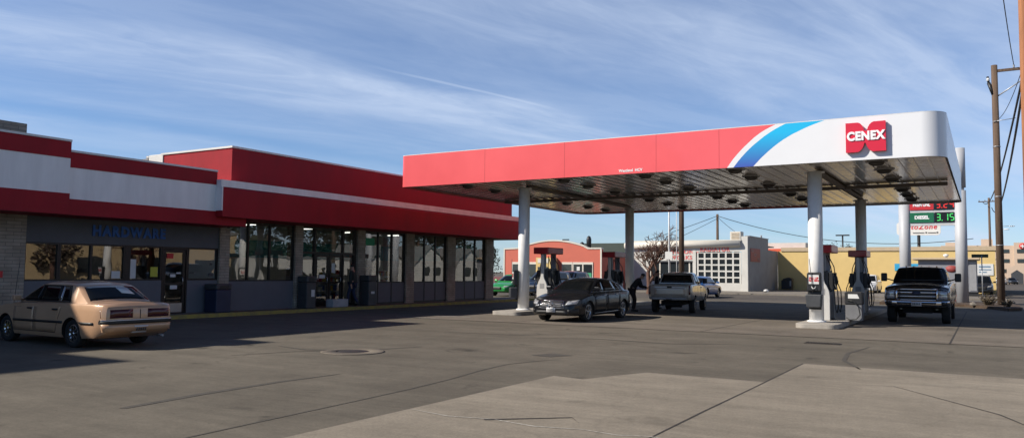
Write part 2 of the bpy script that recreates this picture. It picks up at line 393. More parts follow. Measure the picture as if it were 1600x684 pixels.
# ---- brick
bk = MB(); bk.box(-23.75, FX+0.06, -12, 12.03, 0.12, 3.088); bk.obj('brick_wall', M['brick'], store)
piers = [(18.62, 19.05), (22.2, 22.6), (25.8, 26.28), (29.15, 29.75), (32.45, 33.15), (36.05, 36.8)]
for a, b_ in piers:
    bk = MB(); bk.box(-23.75, FX+0.08, a, b_, 0.12, 3.358 if a > 19 else 3.083); bk.obj('brick_pier', M['brick'], store)
bk = MB(); bk.box(-45, -23.75, 36.6, 36.8, 0.12, 4.55); bk.obj('side_wall', M['brick'], store)
bk = MB(); bk.box(-45, -44.8, 8.6, 36.6, 0.12, 4.55); bk.obj('back_wall', M['brick'], store)
# ---- hardware front
w = MB(); w.box(-23.6, FX, 12.03, 16.40, 0.12, 1.22); w.box(-23.6, FX, 17.39, 18.62, 0.12, 1.22); w.obj('lower_wall', M['greywall'], store)
w = MB(); w.box(-23.6, FX, 12.03, 18.62, 2.34, 3.088); w.obj('sign_band', M['signwall'], store)
text('sign_lettering', 'HARDWARE', 0.43, M['blue_letter'], (FX+0.03, 15.22, 2.735), EAST, store, 0.008, 0.022, sx=0.90, spacing=1.25)
def window(parent, y0, y1, z0, z1, mull=(), sill_mats=None, x=FX, fr=0.05, trans=()):
    mb = MB(); d = 0.10
    mb.box(x-d, x-0.01, y0, y0+fr, z0, z1); mb.box(x-d, x-0.01, y1-fr, y1, z0, z1)
    mb.box(x-d, x-0.012, y0+fr, y1-fr, z0, z0+fr); mb.box(x-d, x-0.012, y0+fr, y1-fr, z1-fr, z1)
    for m_ in mull: mb.box(x-d, x-0.008, m_-0.035, m_+0.035, z0+fr, z1-fr)
    for t in trans: mb.box(x-d, x-0.014, y0+fr, y1-fr, t-0.025, t+0.025)
    f = mb.obj('window', M['frame'], parent)
    g = MB(); g.face([(x-0.06, y0+fr, z0+fr), (x-0.06, y1-fr, z0+fr), (x-0.06, y1-fr, z1-fr), (x-0.06, y0+fr, z1-fr)])
    g.obj('pane', M['glass'], f)
    return f
W = []
for a, b_, mu in ((12.03, 13.02, ()), (13.025, 15.10, (14.0,)), (15.24, 16.40, ()), (17.39, 18.62, ())):
    W.append(window(store, a, b_, 1.22, 2.335, mu))
mb = MB(); mb.box(-23.6, FX-0.005, 15.10, 15.24, 1.22, 2.338); mb.obj('post', M['frame'], store)
def sheet(parent, name, m, y0, y1, z0, z1, x=FX-0.035, t=0.006):
    mb = MB(); mb.box(x-t, x, y0, y1, z0, z1); return mb.obj(name, m, parent)
sheet(W[1], 'poster', M['paper'], 14.68, 14.97, 1.29, 1.52)
sheet(W[2], 'poster', M['paper'], 15.30, 15.50, 1.29, 1.90)
sheet(W[2], 'poster', M['yellow_paper'], 16.02, 16.28, 1.34, 1.66)
sheet(W[3], 'window_blind', mat('pale_blind', (0.40, 0.38, 0.35), 0.8, var=0.05), 17.45, 18.56, 1.28, 2.27, x=FX-0.075)
sheet(W[3], 'sticker', M['dgrey'], 17.50, 17.68, 1.45, 1.50, x=FX-0.05); sheet(W[3], 'sticker', M['dgrey'], 18.28, 18.46, 1.36, 1.46, x=FX-0.05)
sheet(W[3], 'sticker', M['dgrey'], 18.32, 18.42, 1.75, 1.82, x=FX-0.05)
# hardware door
def door(parent, y0, y1, z0, z1, kick=0.3):
    mb = MB(); x = FX-0.03
    mb.box(x-0.05, x, y0, y0+0.10, z0, z1); mb.box(x-0.05, x, y1-0.10, y1, z0, z1)
    mb.box(x-0.05, x, y0+0.10, y1-0.10, z1-0.10, z1); mb.box(x-0.05, x, y0+0.10, y1-0.10, z0, z0+kick)
    mb.box(x-0.05, x, y0+0.10, y1-0.10, z0+0.93, z0+1.0)
    d = mb.obj('door', M['frame'], parent)
    g = MB(); g.face([(x-0.025, y0+0.1, z0+kick), (x-0.025, y1-0.1, z0+kick), (x-0.025, y1-0.1, z1-0.1), (x-0.025, y0+0.1, z1-0.1)]); g.obj('pane', M['glass'], d)
    h = MB(); h.tube([(x, y1-0.13, z0+0.95), (x+0.06, y1-0.13, z0+0.97), (x+0.06, y1-0.13, z0+1.17), (x, y1-0.13, z0+1.19)], 0.014); h.obj('door_handle', M['steel'], d)
    return d
dm = MB(); dm.box(-23.5, FX-0.002, 16.402, 16.46, 0.12, 2.338); dm.box(-23.5, FX-0.002, 17.33, 17.388, 0.12, 2.338); dm.box(-23.5, FX-0.003, 16.46, 17.33, 2.26, 2.338); dm.obj('door_frame', M['frame'], store)
d = door(store, 16.47, 17.32, 0.14, 2.25, 0.36)
mb = MB(); mb.box(FX-0.028, FX-0.018, 16.57, 17.22, 0.16, 0.46); mb.obj('kick_plate', M['steel'], d)
sheet(d, 'sticker', M['redpaper'], 16.60, 16.85, 1.95, 2.12, x=FX-0.03); sheet(d, 'sticker', M['paper'], 16.75, 16.95, 1.33, 1.43, x=FX-0.03)
sheet(d, 'sticker', M['paper'], 16.75, 17.02, 0.93, 1.06, x=FX-0.02); sheet(d, 'sticker', M['paper'], 16.98, 17.15, 1.44, 1.49, x=FX-0.03)
# ---- main store bays
w = MB(); w.box(-23.6, FX, 19.05, 22.2, 0.12, 1.18); w.obj('lower_wall', M['greywall'], store)
window(store, 19.05, 22.2, 1.18, 3.358, (19.96, 20.99), trans=())
# entrance bay
dm = MB()
for y in (22.64, 23.36, 25.0, 25.72): dm.box(-23.5, FX-0.002, y-0.045, y+0.045, 0.12, 3.358)
dm.box(-23.5, FX-0.004, 22.69, 25.67, 2.26, 2.36); dm.box(-23.5, FX-0.004, 22.69, 25.67, 3.28, 3.358)
dm.box(-23.5, FX-0.004, 25.045, 25.67, 0.12, 0.24)
dm.obj('entrance_frame', M['frame'], store)
g = MB(); g.face([(FX-0.06, 22.69, 2.36), (FX-0.06, 25.67, 2.36), (FX-0.06, 25.67, 3.28), (FX-0.06, 22.69, 3.28)]); g.face([(FX-0.06, 25.045, 0.24), (FX-0.06, 25.67, 0.24), (FX-0.06, 25.67, 2.26), (FX-0.06, 25.045, 2.26)]); g.face([(FX-0.06, 22.69, 0.14), (FX-0.06, 23.31, 0.14), (FX-0.06, 23.31, 2.26), (FX-0.06, 22.69, 2.26)])
g.obj('entrance_glazing', M['glass'], store)
d1 = door(store, 23.41, 24.17, 0.14, 2.25, 0.22); d2 = door(store, 24.19, 24.95, 0.14, 2.25, 0.22)
sheet(d1, 'sticker', M['paper'], 23.62, 23.95, 1.28, 1.42, x=FX-0.02)
sheet(d2, 'sticker', M['paper'], 24.35, 24.55, 1.5, 1.9, x=FX-0.04)
for k, ((_, a), (b_, _2)) in enumerate(zip(piers[2:], piers[3:])):
    c = [a+(b_-a)*t for t in (0.0, 0.34, 0.67, 1.0)]
    window(store, a, b_, 1.07, 3.358, (c[1], c[2]))
    pm = MB(); pm.box(-23.5, FX-0.02, a+0.03, b_-0.03, 0.2, 1.065); pm.obj('lower_panel', M['greywall'], store)
    fr = MB()
    for cc in c: fr.box(-23.45, FX-0.005, cc-0.03, cc+0.03, 0.12, 1.066)
    fr.box(-23.45, FX-0.008, a+0.03, b_-0.03, 0.12, 0.2)
    fr.obj('lower_frame', M['frame'], store)
sheet(store, 'poster', M['green_paper'], 26.36, 27.0, 2.72, 3.05, x=FX-0.03)
# interiors
mb = MB(); mb.box(-31.2, -31.0, 19.0, 36.6, 0.12, 3.9); mb.box(-31.0, -23.8, 18.9, 19.0, 0.12, 3.9); mb.obj('interior_wall', M['inside'], store)
mb = MB(); mb.box(-30.995, -30.97, 19.02, 36.58, 2.2, 3.05); mb.box(-30.9, -24.0, 36.55, 36.58, 2.2, 3.05); mb.obj('interior_band', M['teal'], store)
mb = MB(); mb.box(-31, -23.6, -12, 36.6, 0.08, 0.115); mb.obj('interior_floor', M['tile'], store)
mb = MB(); mb.box(-31, -23.62, 12.2, 36.6, 3.62, 3.7); mb.obj('interior_ceiling', M['ceil'], store)
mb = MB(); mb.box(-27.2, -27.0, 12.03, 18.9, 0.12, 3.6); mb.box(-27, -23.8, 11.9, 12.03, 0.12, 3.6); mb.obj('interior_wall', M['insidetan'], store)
mb = MB()
for y in (20.5, 23.9, 27.4, 30.9, 34.4):
    for x in (-25.6, -28.2): mb.box(x-0.6, x+0.6, y-0.06, y+0.06, 3.56, 3.60)
mb.obj('tube_light', M['lamp'], store)
mb = MB(); mb.box(-45, -23.5, -12, 37.2, 4.55, 4.72); mb.box(-24.5, -23.75, -12, 37.2, 3.5, 3.6); mb.obj('roof', M['roof'], store)
# things inside, behind the glass
goods = [mat('goods_'+n, c, 0.6, var=0.3, scale=9) for n, c in (('red', (0.4, 0.03, 0.03)), ('white', (0.5, 0.5, 0.48)), ('blue', (0.04, 0.10, 0.35)), ('yellow', (0.5, 0.35, 0.05)))]
def shelf(y, x, h, lab, n=1.6):
    t = thing('display_shelf', lab, 'shelf', (x, y, 0.12))
    mb = MB(); mb.box(-0.03, 0.03, -n/2, n/2, 0, h)
    for k in range(4): mb.box(0.03, 0.38, -n/2, n/2, 0.1+k*(h-0.2)/3.6, 0.13+k*(h-0.2)/3.6)
    mb.obj('shelf_unit', M['fwhite'], t)
    mb = MB()
    for k in range(4):
        yy = -n/2+0.03
        while yy < n/2-0.16:
            ww = random.uniform(0.08, 0.16); mb.box(0.06, 0.34, yy, yy+ww, 0.135+k*(h-0.2)/3.6, 0.135+k*(h-0.2)/3.6+random.uniform(0.15, 0.26), random.randrange(4)); yy += ww+0.01
    mb.obj('packages', goods, t)
shelf(20.2, -26.4, 1.5, 'low shelf of packages behind the window left of the entrance')
shelf(28.0, -27.2, 1.6, 'shelf of packages behind the window right of the entrance')
shelf(31.2, -26.8, 1.5, 'shelf of packages behind the second window right of the entrance')
ct = MB(); ct.box(-26.6, -26.0, 21.0, 25.2, 0.12, 1.12); ct.bevel(0.02, 1)
tag(ct.obj('sales_counter', mat('counter_laminate', (0.2, 0.15, 0.1), 0.5)), 'long sales counter seen dimly behind the shop entrance doors', 'counter')

# rooftop kit
mb = MB(); mb.box(-24.6, -22.85, 4.0, 11.68, 5.2, 5.6); mb.bevel(0.01, 1); hv = mb.obj('rooftop_parapet', M['brick'], store)
hv = thing('rooftop_unit', 'small white rooftop air unit beside the raised red parapet', 'air unit', (0, 0, 0))
mb = MB(); mb.box(-27.55, -26.55, 18.6, 19.7, 4.72, 5.95); mb.bevel(0.02, 1); mb.obj('housing', M['cap'], hv)
mb = MB(); mb.box(-28.5, -27.75, 18.7, 19.5, 4.72, 5.85); mb.cyl(-28.1, 19.1, 5.85, 6.0, 0.2, 12); mb.obj('duct', M['mgrey'], hv)

# unseen block added left of view, roofline stepped to shape the lot's shade
tb = thing('unseen_brick_block', 'unseen tall brick block added behind the left end of the shop, stepped to shade the lot', 'building')
mb = MB(); mb.prism([(-30, 0), (8.43, 0), (8.43, 12.1), (0.1, 12.1), (0.1, 13.35), (-0.95, 13.35), (-0.95, 12.0), (-4.7, 12.0), (-4.7, 14.2), (-30, 14.2)], -47, -32.2, plane='yz'); mb.prism([(-30, 4.73), (8.43, 4.73), (8.43, 12.1), (0.1, 12.1), (0.1, 13.35), (-0.95, 13.35), (-0.95, 12.0), (-4.7, 12.0), (-4.7, 14.2), (-30, 14.2)], -32.2, -27.0, plane='yz'); mb.obj('wall', M['brick'], tb)

# bins and boxes along the shop front
def trash_can(x, y, lab, m, w_=0.5, h=1.0, dome=True):
    t = thing('trash_can', lab, 'trash can', (x, y, 0.12))
    mb = MB(); mb.prism([(-w_/2, -w_/2), (w_/2, -w_/2), (w_/2, w_/2), (-w_/2, w_/2)], 0.0, h*0.78); mb.bevel(0.03, 2); mb.obj('bin', m, t)
    mb = MB(); mb.prism([(-w_*0.53, -w_*0.53), (w_*0.53, -w_*0.53), (w_*0.53, w_*0.53), (-w_*0.53, w_*0.53)], h*0.785, h*0.98); mb.bevel(0.04, 2); mb.obj('lid', M['dgrey'], t)
    mb = MB(); mb.box(w_*0.53, w_*0.53+0.01, -w_*0.3, w_*0.3, h*0.82, h*0.93); mb.obj('opening', M['black'], t)
    return t
trash_can(-22.95, 18.35, 'dark navy trash can in front of the brick pier by the hardware door', M['navy'], 0.62, 1.0)
t = trash_can(-22.95, 22.55, 'tall grey trash can with white sticker on the left of the shop entrance', M['dgrey'], 0.5, 1.28)
mb = MB(); mb.box(0.262, 0.268, -0.02, 0.16, 0.45, 0.72); mb.obj('sticker', M['paper'], t)
t = trash_can(-22.95, 26.15, 'tall grey trash can on the right of the shop entrance', M['dgrey'], 0.52, 1.32)
mb = MB(); mb.box(0.272, 0.278, -0.12, 0.1, 0.5, 0.6); mb.obj('sticker', M['paper'], t)
mb = MB(); mb.box(-22.95, -22.55, 23.6, 24.5, 0.12, 0.44); mb.bevel(0.02, 1)
tag(mb.obj('salt_box', mat('pale_crate', (0.36, 0.36, 0.37), 0.7, var=0.15)), 'low pale storage box on the sidewalk before the entrance doors', 'box')
mb = MB(); mb.box(FX+0.062, FX+0.08, 11.15, 11.45, 1.32, 1.5)
ws = mb.obj('wall_sign', M['redpaper'], store)

# ================================================================== CANOPY
can = thing('fuel_canopy', 'big fuel station canopy, red fascia turning white with blue swoosh, on four posts', 'canopy')
CX0, CX1, CY0, CY1, CZ0, CZ1 = -20.02, -0.83, 24.6, 41.0, 4.95, 6.2
M['cred'] = mat('canopy_red', (0.80, 0.105, 0.115), 0.35, var=0.05, scale=0.5, coat=0.3)
M['cwhite'] = mat('canopy_white', (0.74, 0.745, 0.755), 0.35, var=0.03, scale=0.6, coat=0.3)
M['soffit'] = None
# blue swoosh: printed ramp from violet-blue at the bottom to cyan at the top
m = mat('canopy_blue', (0.02, 0.45, 0.80), 0.35, var=0, coat=0.3); nt = m.node_tree
tc = nt.nodes.new('ShaderNodeTexCoord'); sp = nt.nodes.new('ShaderNodeSeparateXYZ'); mr = nt.nodes.new('ShaderNodeMapRange'); mr.inputs[1].default_value = 4.95; mr.inputs[2].default_value = 5.95
cr = nt.nodes.new('ShaderNodeValToRGB'); cr.color_ramp.elements[0].color = (*hx(62, 84, 170), 1); cr.color_ramp.elements[1].color = (*hx(20, 178, 226), 1)
nt.links.new(tc.outputs['Object'], sp.inputs[0]); nt.links.new(sp.outputs[2], mr.inputs[0]); nt.links.new(mr.outputs[0], cr.inputs[0]); nt.links.new(cr.outputs[0], nt.nodes['Principled BSDF'].inputs['Base Color'])
M['cblue'] = m
zz = [4.95, 5.02, 5.2, 5.4, 5.7, 5.95, 6.1, 6.2]
def bx(tab):
    zs, xs = zip(*tab); return lambda z: float(np.interp(z, zs, xs))
b1 = bx([(4.95, -6.90), (5.2, -6.72), (5.4, -6.54), (5.55, -6.39), (5.7, -6.22), (5.85, -6.05), (6.0, -5.83), (6.1, -5.64), (6.2, -5.40)])
b2 = bx([(4.95, -6.70), (5.2, -6.50), (5.4, -6.31), (5.55, -6.15), (5.7, -5.96), (5.85, -5.76), (6.0, -5.52), (6.1, -5.33), (6.2, -5.10)])
b3 = bx([(4.95, -6.08), (5.2, -5.84), (5.4, -5.61), (5.55, -5.42), (5.7, -5.20), (5.85, -4.93), (6.0, -4.58), (6.1, -4.32), (6.2, -3.98)])
RAD = 0.62; RL = 0.22
# near fascia, straight run
mb = MB(); nz = 18
zl = [CZ0+(CZ1-CZ0)*i/nz for i in range(nz+1)]
for z0, z1 in zip(zl, zl[1:]):
    edges0 = [CX0+RL, b1(z0), b2(z0), b3(z0), CX1-RAD]; edges1 = [CX0+RL, b1(z1), b2(z1), b3(z1), CX1-RAD]
    for i, mi in enumerate((0, 1, 2, 1)):
        mb.face([(edges0[i], CY0, z0), (edges0[i+1], CY0, z0), (edges1[i+1], CY0, z1), (edges1[i], CY0, z1)], mi)
nf = mb.obj('front_fascia', [M['cred'], M['cwhite'], M['cblue']], can)
mb = MB()
for xs in (-16.0, -12.65, -9.25, -7.15): mb.box(xs-0.006, xs+0.006, CY0-0.004, CY0-0.001, CZ0, CZ1)
mb.obj('panel_seam', mat('fascia_seam', (0.55, 0.06, 0.07), 0.6, var=0), nf)
def cornered(x0, x1, y0, y1, r, n=24, rl=0.22):
    """the four fascia sides after the straight near run: returns list of (pts) polyline"""
    P = []
    def a(cx, cy, a0, a1, r=r):
        for i in range(n+1):
            t = a0+(a1-a0)*i/n; P.append((cx+r*math.cos(t), cy+r*math.sin(t)))
    a(x1-r, y0+r, -PI/2, 0); a(x1-r, y1-r, 0, PI/2)
    k1 = len(P)
    a(x0+0.9, y1-0.9, PI/2, PI, 0.9); a(x0+rl, y0+rl, PI, 1.5*PI, rl)
    return P, k1
Pl, k1 = cornered(CX0, CX1, CY0, CY1, RAD)
def wallstrip(mb, pts, z0, z1, mi):
    for a, b_ in zip(pts, pts[1:]):
        f = mb.face([(a[0], a[1], z0), (b_[0], b_[1], z0), (b_[0], b_[1], z1), (a[0], a[1], z1)], mi); f.smooth = True
mb = MB(); wallstrip(mb, Pl[:k1], CZ0, CZ1, 1)
mid = (-7.0, CY1)
wallstrip(mb, [Pl[k1-1], mid], CZ0, CZ1, 1); wallstrip(mb, [mid]+Pl[k1:], CZ0, CZ1, 0)
bmesh.ops.remove_doubles(mb.bm, verts=mb.bm.verts, dist=1e-4)
mb.obj('side_fascia', [M['cred'], M['cwhite']], can)
loop = Pl+[]
mb = MB(); mb.prism(Pl, CZ1-0.001, CZ1+0.022); mb.obj('top_cap', M['cap'], can)
ins = cornered(CX0+0.06, CX1-0.06, CY0+0.06, CY1-0.06, RAD-0.06, 24, 0.16)[0]
# dark drip lip round the bottom edge
mb = MB()
for (ax, ay), (bx_, by), (cx_, cy_), (dx_, dy_) in zip(Pl, Pl[1:]+Pl[:1], ins[1:]+ins[:1], ins):
    mb.face([(ax, ay, CZ0-0.003), (bx_, by, CZ0-0.003), (cx_, cy_, CZ0-0.003), (dx_, dy_, CZ0-0.003)])
mb.obj('bottom_lip', mat('lip_paint', (0.10, 0.09, 0.085), 0.6), can)
# soffit: glossy painted metal pans running front to back
m = bpy.data.materials.new('soffit_pans'); m.use_nodes = True; nt = m.node_tree; N = nt.nodes; L = nt.links; b = N['Principled BSDF']
b.inputs['Metallic'].default_value = 0.6; b.inputs['Roughness'].default_value = 0.16
tc = N.new('ShaderNodeTexCoord'); n = N.new('ShaderNodeTexNoise'); n.inputs['Scale'].default_value = 0.9; n.inputs['Detail'].default_value = 5; L.new(tc.outputs['Object'], n.inputs['Vector'])
cr = N.new('ShaderNodeValToRGB'); cr.color_ramp.elements[0].position = 0.35; cr.color_ramp.elements[0].color = (0.36, 0.335, 0.29, 1); cr.color_ramp.elements[1].position = 0.65; cr.color_ramp.elements[1].color = (0.50, 0.47, 0.42, 1)
L.new(n.outputs['Fac'], cr.inputs[0]); L.new(cr.outputs[0], b.inputs['Base Color'])
mp = N.new('ShaderNodeMapping'); mp.inputs['Scale'].default_value = (2.2, 1.1, 1); L.new(tc.outputs['Object'], mp.inputs['Vector'])
n2 = N.new('ShaderNodeTexNoise'); n2.inputs['Scale'].default_value = 1.6; n2.inputs['Detail'].default_value = 2; L.new(mp.outputs[0], n2.inputs['Vector'])
bp = N.new('ShaderNodeBump'); bp.inputs['Strength'].default_value = 0.35; bp.inputs['Distance'].default_value = 0.03; L.new(n2.outputs['Fac'], bp.inputs['Height']); L.new(bp.outputs[0], b.inputs['Normal'])
M['soffit'] = m
SZ = CZ0+0.05
mb = MB(); x = CX0+0.05; pitch = 0.405
while x < CX1-0.05:
    x1 = min(x+pitch, CX1-0.05); 
    yo = 0.0
    for cxx in (x, x1):
        dl = max(0, CX0+RAD-cxx, cxx-(CX1-RAD)); yo = max(yo, RAD-math.sqrt(max(0, RAD**2-dl**2)))
        if cxx < CX0+0.9: yo = 0.1
    ya, yb = CY0+0.05+yo, CY1-0.05-max(yo, 0.9-math.sqrt(max(0, 0.81-max(0, CX0+0.9-x)**2)))
    p = [(x, SZ), (x+0.03, SZ), (x+0.05, SZ+0.02), (x1-0.02, SZ+0.02), (x1, SZ)]
    for (xa, za), (xb, zb) in zip(p, p[1:]): mb.face([(xa, ya, za), (xa, yb, za), (xb, yb, zb), (xb, ya, zb)])
    x += pitch
mb.obj('soffit', M['soffit'], can)
mb = MB(); 
for xx in (-15.4, -4.58): mb.box(xx-0.10, xx+0.10, CY0+2.2, CY1-3.8, CZ0-0.06, SZ-0.004)
mb.box(CX0+0.35, CX1-0.25, 32.0, 32.2, CZ0-0.075, SZ-0.006)
mb.bevel(0.015, 1); mb.obj('beam', mat('beam_paint', (0.13, 0.11, 0.095), 0.55, var=0.15), can)
# posts
M['post'] = mat('white_post_paint', (0.74, 0.735, 0.72), 0.45, var=0.14, scale=2.5, dirt=(0.4, 0.38, 0.34))
for xx, yy in ((-15.4, 26.55), (-4.58, 26.25), (-15.4, 37.2), (-4.58, 37.0)):
    mb = MB(); mb.cyl(0, 0, 0.15, CZ0-0.062, 0.22, 32); mb.box(-0.30, 0.30, -0.06, 0.06, CZ0-0.12, CZ0-0.065)
    mb.lathe([(0.29, 0.151), (0.29, 0.19), (0.225, 0.21)], seg=28)
    p = mb.obj('post', M['post'], can, (xx, yy, 0))
# round recessed lamps, switched off
lm = MB(); lm.lathe([(0.0, -0.14), (0.14, -0.135), (0.21, -0.09), (0.23, 0.0)], seg=16)
lamp0 = None
lmat = mat('dark_lamp_bowl', (0.045, 0.040, 0.036), 0.5, var=0.2)
me0 = None
for yi, yy in enumerate((25.55, 27.6, 30.2, 34.1, 36.5, 38.7)):
    for xi, xx in enumerate((-17.4, -13.15, -10.0, -6.9, -2.7)):
        if me0 is None:
            o = lm.obj('canopy_lamp', lmat, can, (xx, yy, SZ+0.02)); me0 = o.data
            ring = MB(); ring.lathe([(0.27, -0.03), (0.31, -0.03), (0.31, 0.0)], seg=14); ro = ring.obj('lamp_ring', M['mgrey'], o); rme = ro.data
        else:
            o = bpy.data.objects.new('canopy_lamp', me0); COL.objects.link(o); o.parent = can; o.location = (xx, yy, SZ+0.02)
            r_ = bpy.data.objects.new('lamp_ring', rme); COL.objects.link(r_); r_.parent = o
# emblem: red leaf-shaped H block with white lettering
LX, LZ, HW, HH = -2.86, 5.595, 0.53, 0.43
def emblem_poly():
    pts = []
    def q(cx, cz, rx, rz, a0, a1, n=8):
        for i in range(n+1):
            t = R(a0+(a1-a0)*i/n); pts.append((cx+rx*math.cos(t), cz+rz*math.sin(t)))
    # left half top from left corner: flat then curve down to waist
    pts.append((-HW, HH)); q(-HW*0.42, HH-0.36, 0.20, 0.36, 90, 18)
    q(HW*0.46, HH-0.38, 0.22, 0.38, 162, 95)
    pts.append((HW, HH+0.0)); pts.append((HW, -HH))
    q(HW*0.40, -HH+0.36, 0.22, 0.36, -90, -162)
    q(-HW*0.46, -HH+0.38, 0.22, 0.38, -18, -90)
    pts.append((-HW, -HH))
    return pts
M['logored'] = mat('emblem_red', (0.62, 0.010, 0.035), 0.35, var=0.03, coat=0.3)
M['logowhite'] = mat('emblem_white', (0.85, 0.85, 0.85), 0.4, var=0)
mb = MB(); mb.prism([(x+LX, z+LZ) for x, z in emblem_poly()][::-1], CY0-0.14, CY0-0.02, 0, plane='xz'); 
lg = mb.obj('emblem', M['logored'], can)
text('emblem_lettering', 'CENEX', 0.34, M['logowhite'], (LX, CY0-0.155, LZ+0.02), FRONT, lg, 0.012, 0.017, sx=0.86, spacing=1.09)
text('small_lettering', 'Westland  HCV', 0.13, M['logowhite'], (-10.15, CY0-0.006, 5.06), FRONT, can, 0.002, 0.003)

# ================================================================== ISLANDS AND PUMPS
M['island'] = mat('island_concrete', (0.34, 0.31, 0.27), 0.85, var=0.2, scale=3, bump=0.3, bscale=25)
def rounded(x0, x1, y0, y1, r, n=6):
    P = []
    for cx, cy, a0 in ((x1-r, y0+r, -90), (x1-r, y1-r, 0), (x0+r, y1-r, 90), (x0+r, y0+r, 180)):
        for i in range(n+1):
            t = R(a0+90*i/n); P.append((cx+r*math.cos(t), cy+r*math.sin(t)))
    return P
for x0, x1, lab in ((-16.05, -14.80, 'pale raised concrete pump island under the left canopy posts'), (-5.05, -3.82, 'pale raised concrete pump island under the right canopy posts')):
    mb = MB(); P = rounded(x0, x1, 25.15, 39.2, 0.28)
    mb.prism(P, 0.0, 0.15); mb.bevel(0.02, 2); tag(mb.obj('pump_island', M['island']), lab, 'pump island')

M['pumpwhite'] = mat('pump_white_panel', (0.52, 0.51, 0.49), 0.35, var=0.06, coat=0.2)
M['pumpred'] = mat('pump_header_red', (0.35, 0.015, 0.022), 0.35, var=0.08, coat=0.2)
M['pumpgrey'] = mat('pump_grey_panel', (0.16, 0.16, 0.165), 0.45, var=0.15, scale=4)
M['screen'] = mat('dead_screen', (0.09, 0.10, 0.09), 0.2, var=0.2)
def fin_poly():
    return [(-0.24, 0.0), (-0.245, 0.75), (-0.22, 0.95), (-0.16, 1.10), (-0.09, 1.22), (-0.065, 1.32), (-0.06, 2.12), (-0.03, 2.18), (0.03, 2.18),
            (0.06, 2.12), (0.065, 1.32), (0.09, 1.22), (0.16, 1.10), (0.22, 0.95), (0.245, 0.75), (0.24, 0.0)]
def fuel_pump(x, y, lab):
    t = thing('fuel_pump', lab, 'fuel pump', (x, y, 0.15), group='fuel pumps on the two islands')
    for s in (-1, 1):
        mb = MB(); ya = s*0.50; mb.prism(fin_poly(), ya-0.045, ya+0.045, 0, plane='xz'); mb.bevel(0.012, 2); mb.obj('end_panel', M['pumpwhite'], t)
        mb = MB(); mb.box(-0.10, 0.10, ya+s*0.047-0.002, ya+s*0.047+0.002, 0.82, 1.02); mb.obj('decal', M['mgrey'], t)
    mb = MB(); mb.box(-0.21, 0.21, -0.45, 0.45, 0.04, 0.92); mb.bevel(0.01, 1); mb.obj('cabinet', M['pumpgrey'], t)
    mb = MB(); mb.box(-0.185, 0.185, -0.42, 0.42, 0.925, 1.62); mb.bevel(0.02, 2); mb.obj('dispenser_head', M['dgrey'], t)
    mb = MB(); mb.box(-0.24, 0.24, -0.44, 0.44, 0.0, 0.04); mb.obj('plinth', M['black'], t)
    for s in (-1, 1):
        mb = MB(); mb.box(s*0.187, s*0.197, -0.25, 0.15, 1.30, 1.52); mb.obj('display', M['screen'], t)
        mb = MB(); mb.box(s*0.187, s*0.199, 0.2, 0.36, 1.05, 1.35); mb.obj('keypad', M['steel'], t)
        for k, yy in enumerate((-0.34, 0.32)):
            mb = MB(); mb.box(s*0.19, s*0.33, yy-0.06, yy+0.06, 0.98, 1.55); mb.bevel(0.02, 2); nb = mb.obj('nozzle_boot', M['black'], t)
            mb = MB(); mb.tube([(s*0.30, yy, 1.05), (s*0.36, yy, 1.25), (s*0.33, yy, 1.42), (s*0.28, yy, 1.50)], [0.018, 0.03, 0.025, 0.012], 8); mb.obj('nozzle', M['black'], nb)
            mb = MB(); mb.tube([(s*0.36, yy, 1.22), (s*0.46, yy, 0.95), (s*0.47, yy+0.04, 0.5), (s*0.42, yy+0.10, 0.24), (s*0.36, yy+0.16, 0.34), (s*0.33, yy+0.16, 0.9), (s*0.24, yy+0.10, 1.75), (s*0.10, yy*0.6, 2.12)], 0.017, 7); mb.obj('hose', M['black'], nb)
    for yy in (-0.42, 0.42):
        mb = MB(); mb.box(-0.12, 0.12, yy-0.015, yy+0.015, 1.6, 2.20); mb.obj('header_support', M['mgrey'], t)
    mb = MB(); mb.prism([(-0.34, 2.20), (0.34, 2.20), (0.34, 2.46), (-0.34, 2.46)], -0.66, 0.66, plane='xz'); mb.bevel(0.03, 2); mb.obj('header', M['pumpred'], t)
    return t
fuel_pump(-15.25, 28.3, 'fuel pump behind the left front canopy post, its white end panel in the sun')
fuel_pump(-4.62, 28.0, 'fuel pump close behind the right front canopy post')
fuel_pump(-15.25, 34.9, 'shaded fuel pump in front of the left rear canopy post')
fuel_pump(-4.36, 34.6, 'shaded fuel pump in front of the right rear canopy post, beside the black pickup')
# small diesel dispenser
t = thing('kerosene_dispenser', 'short grey dispenser with black top and looped hose beside the right island pump', 'dispenser', (-4.0, 27.95, 0.15))
t.rotation_euler[2] = R(0)
mb = MB(); mb.box(0.05, 0.55, -0.2, 0.2, 0, 0.52); mb.bevel(0.015, 1); mb.obj('cabinet', M['pumpgrey'], t)
mb = MB(); mb.box(0.03, 0.57, -0.22, 0.22, 0.52, 0.94); mb.bevel(0.03, 2); mb.obj('head', M['black'], t)
mb = MB(); mb.prism([(0.14, 0.72), (0.48, 0.72), (0.42, 0.86), (0.14, 0.86)], -0.235, -0.222, plane='xz'); mb.obj('display', M['paper'], t)
mb = MB(); mb.tube([(0.12, -0.24, 0.66), (0.3, -0.27, 0.64), (0.46, -0.28, 0.45), (0.5, -0.28, 0.2), (0.38, -0.28, 0.06), (0.2, -0.28, 0.03), (0.08, -0.26, 0.1)], 0.018); mb.obj('hose', M['black'], t)

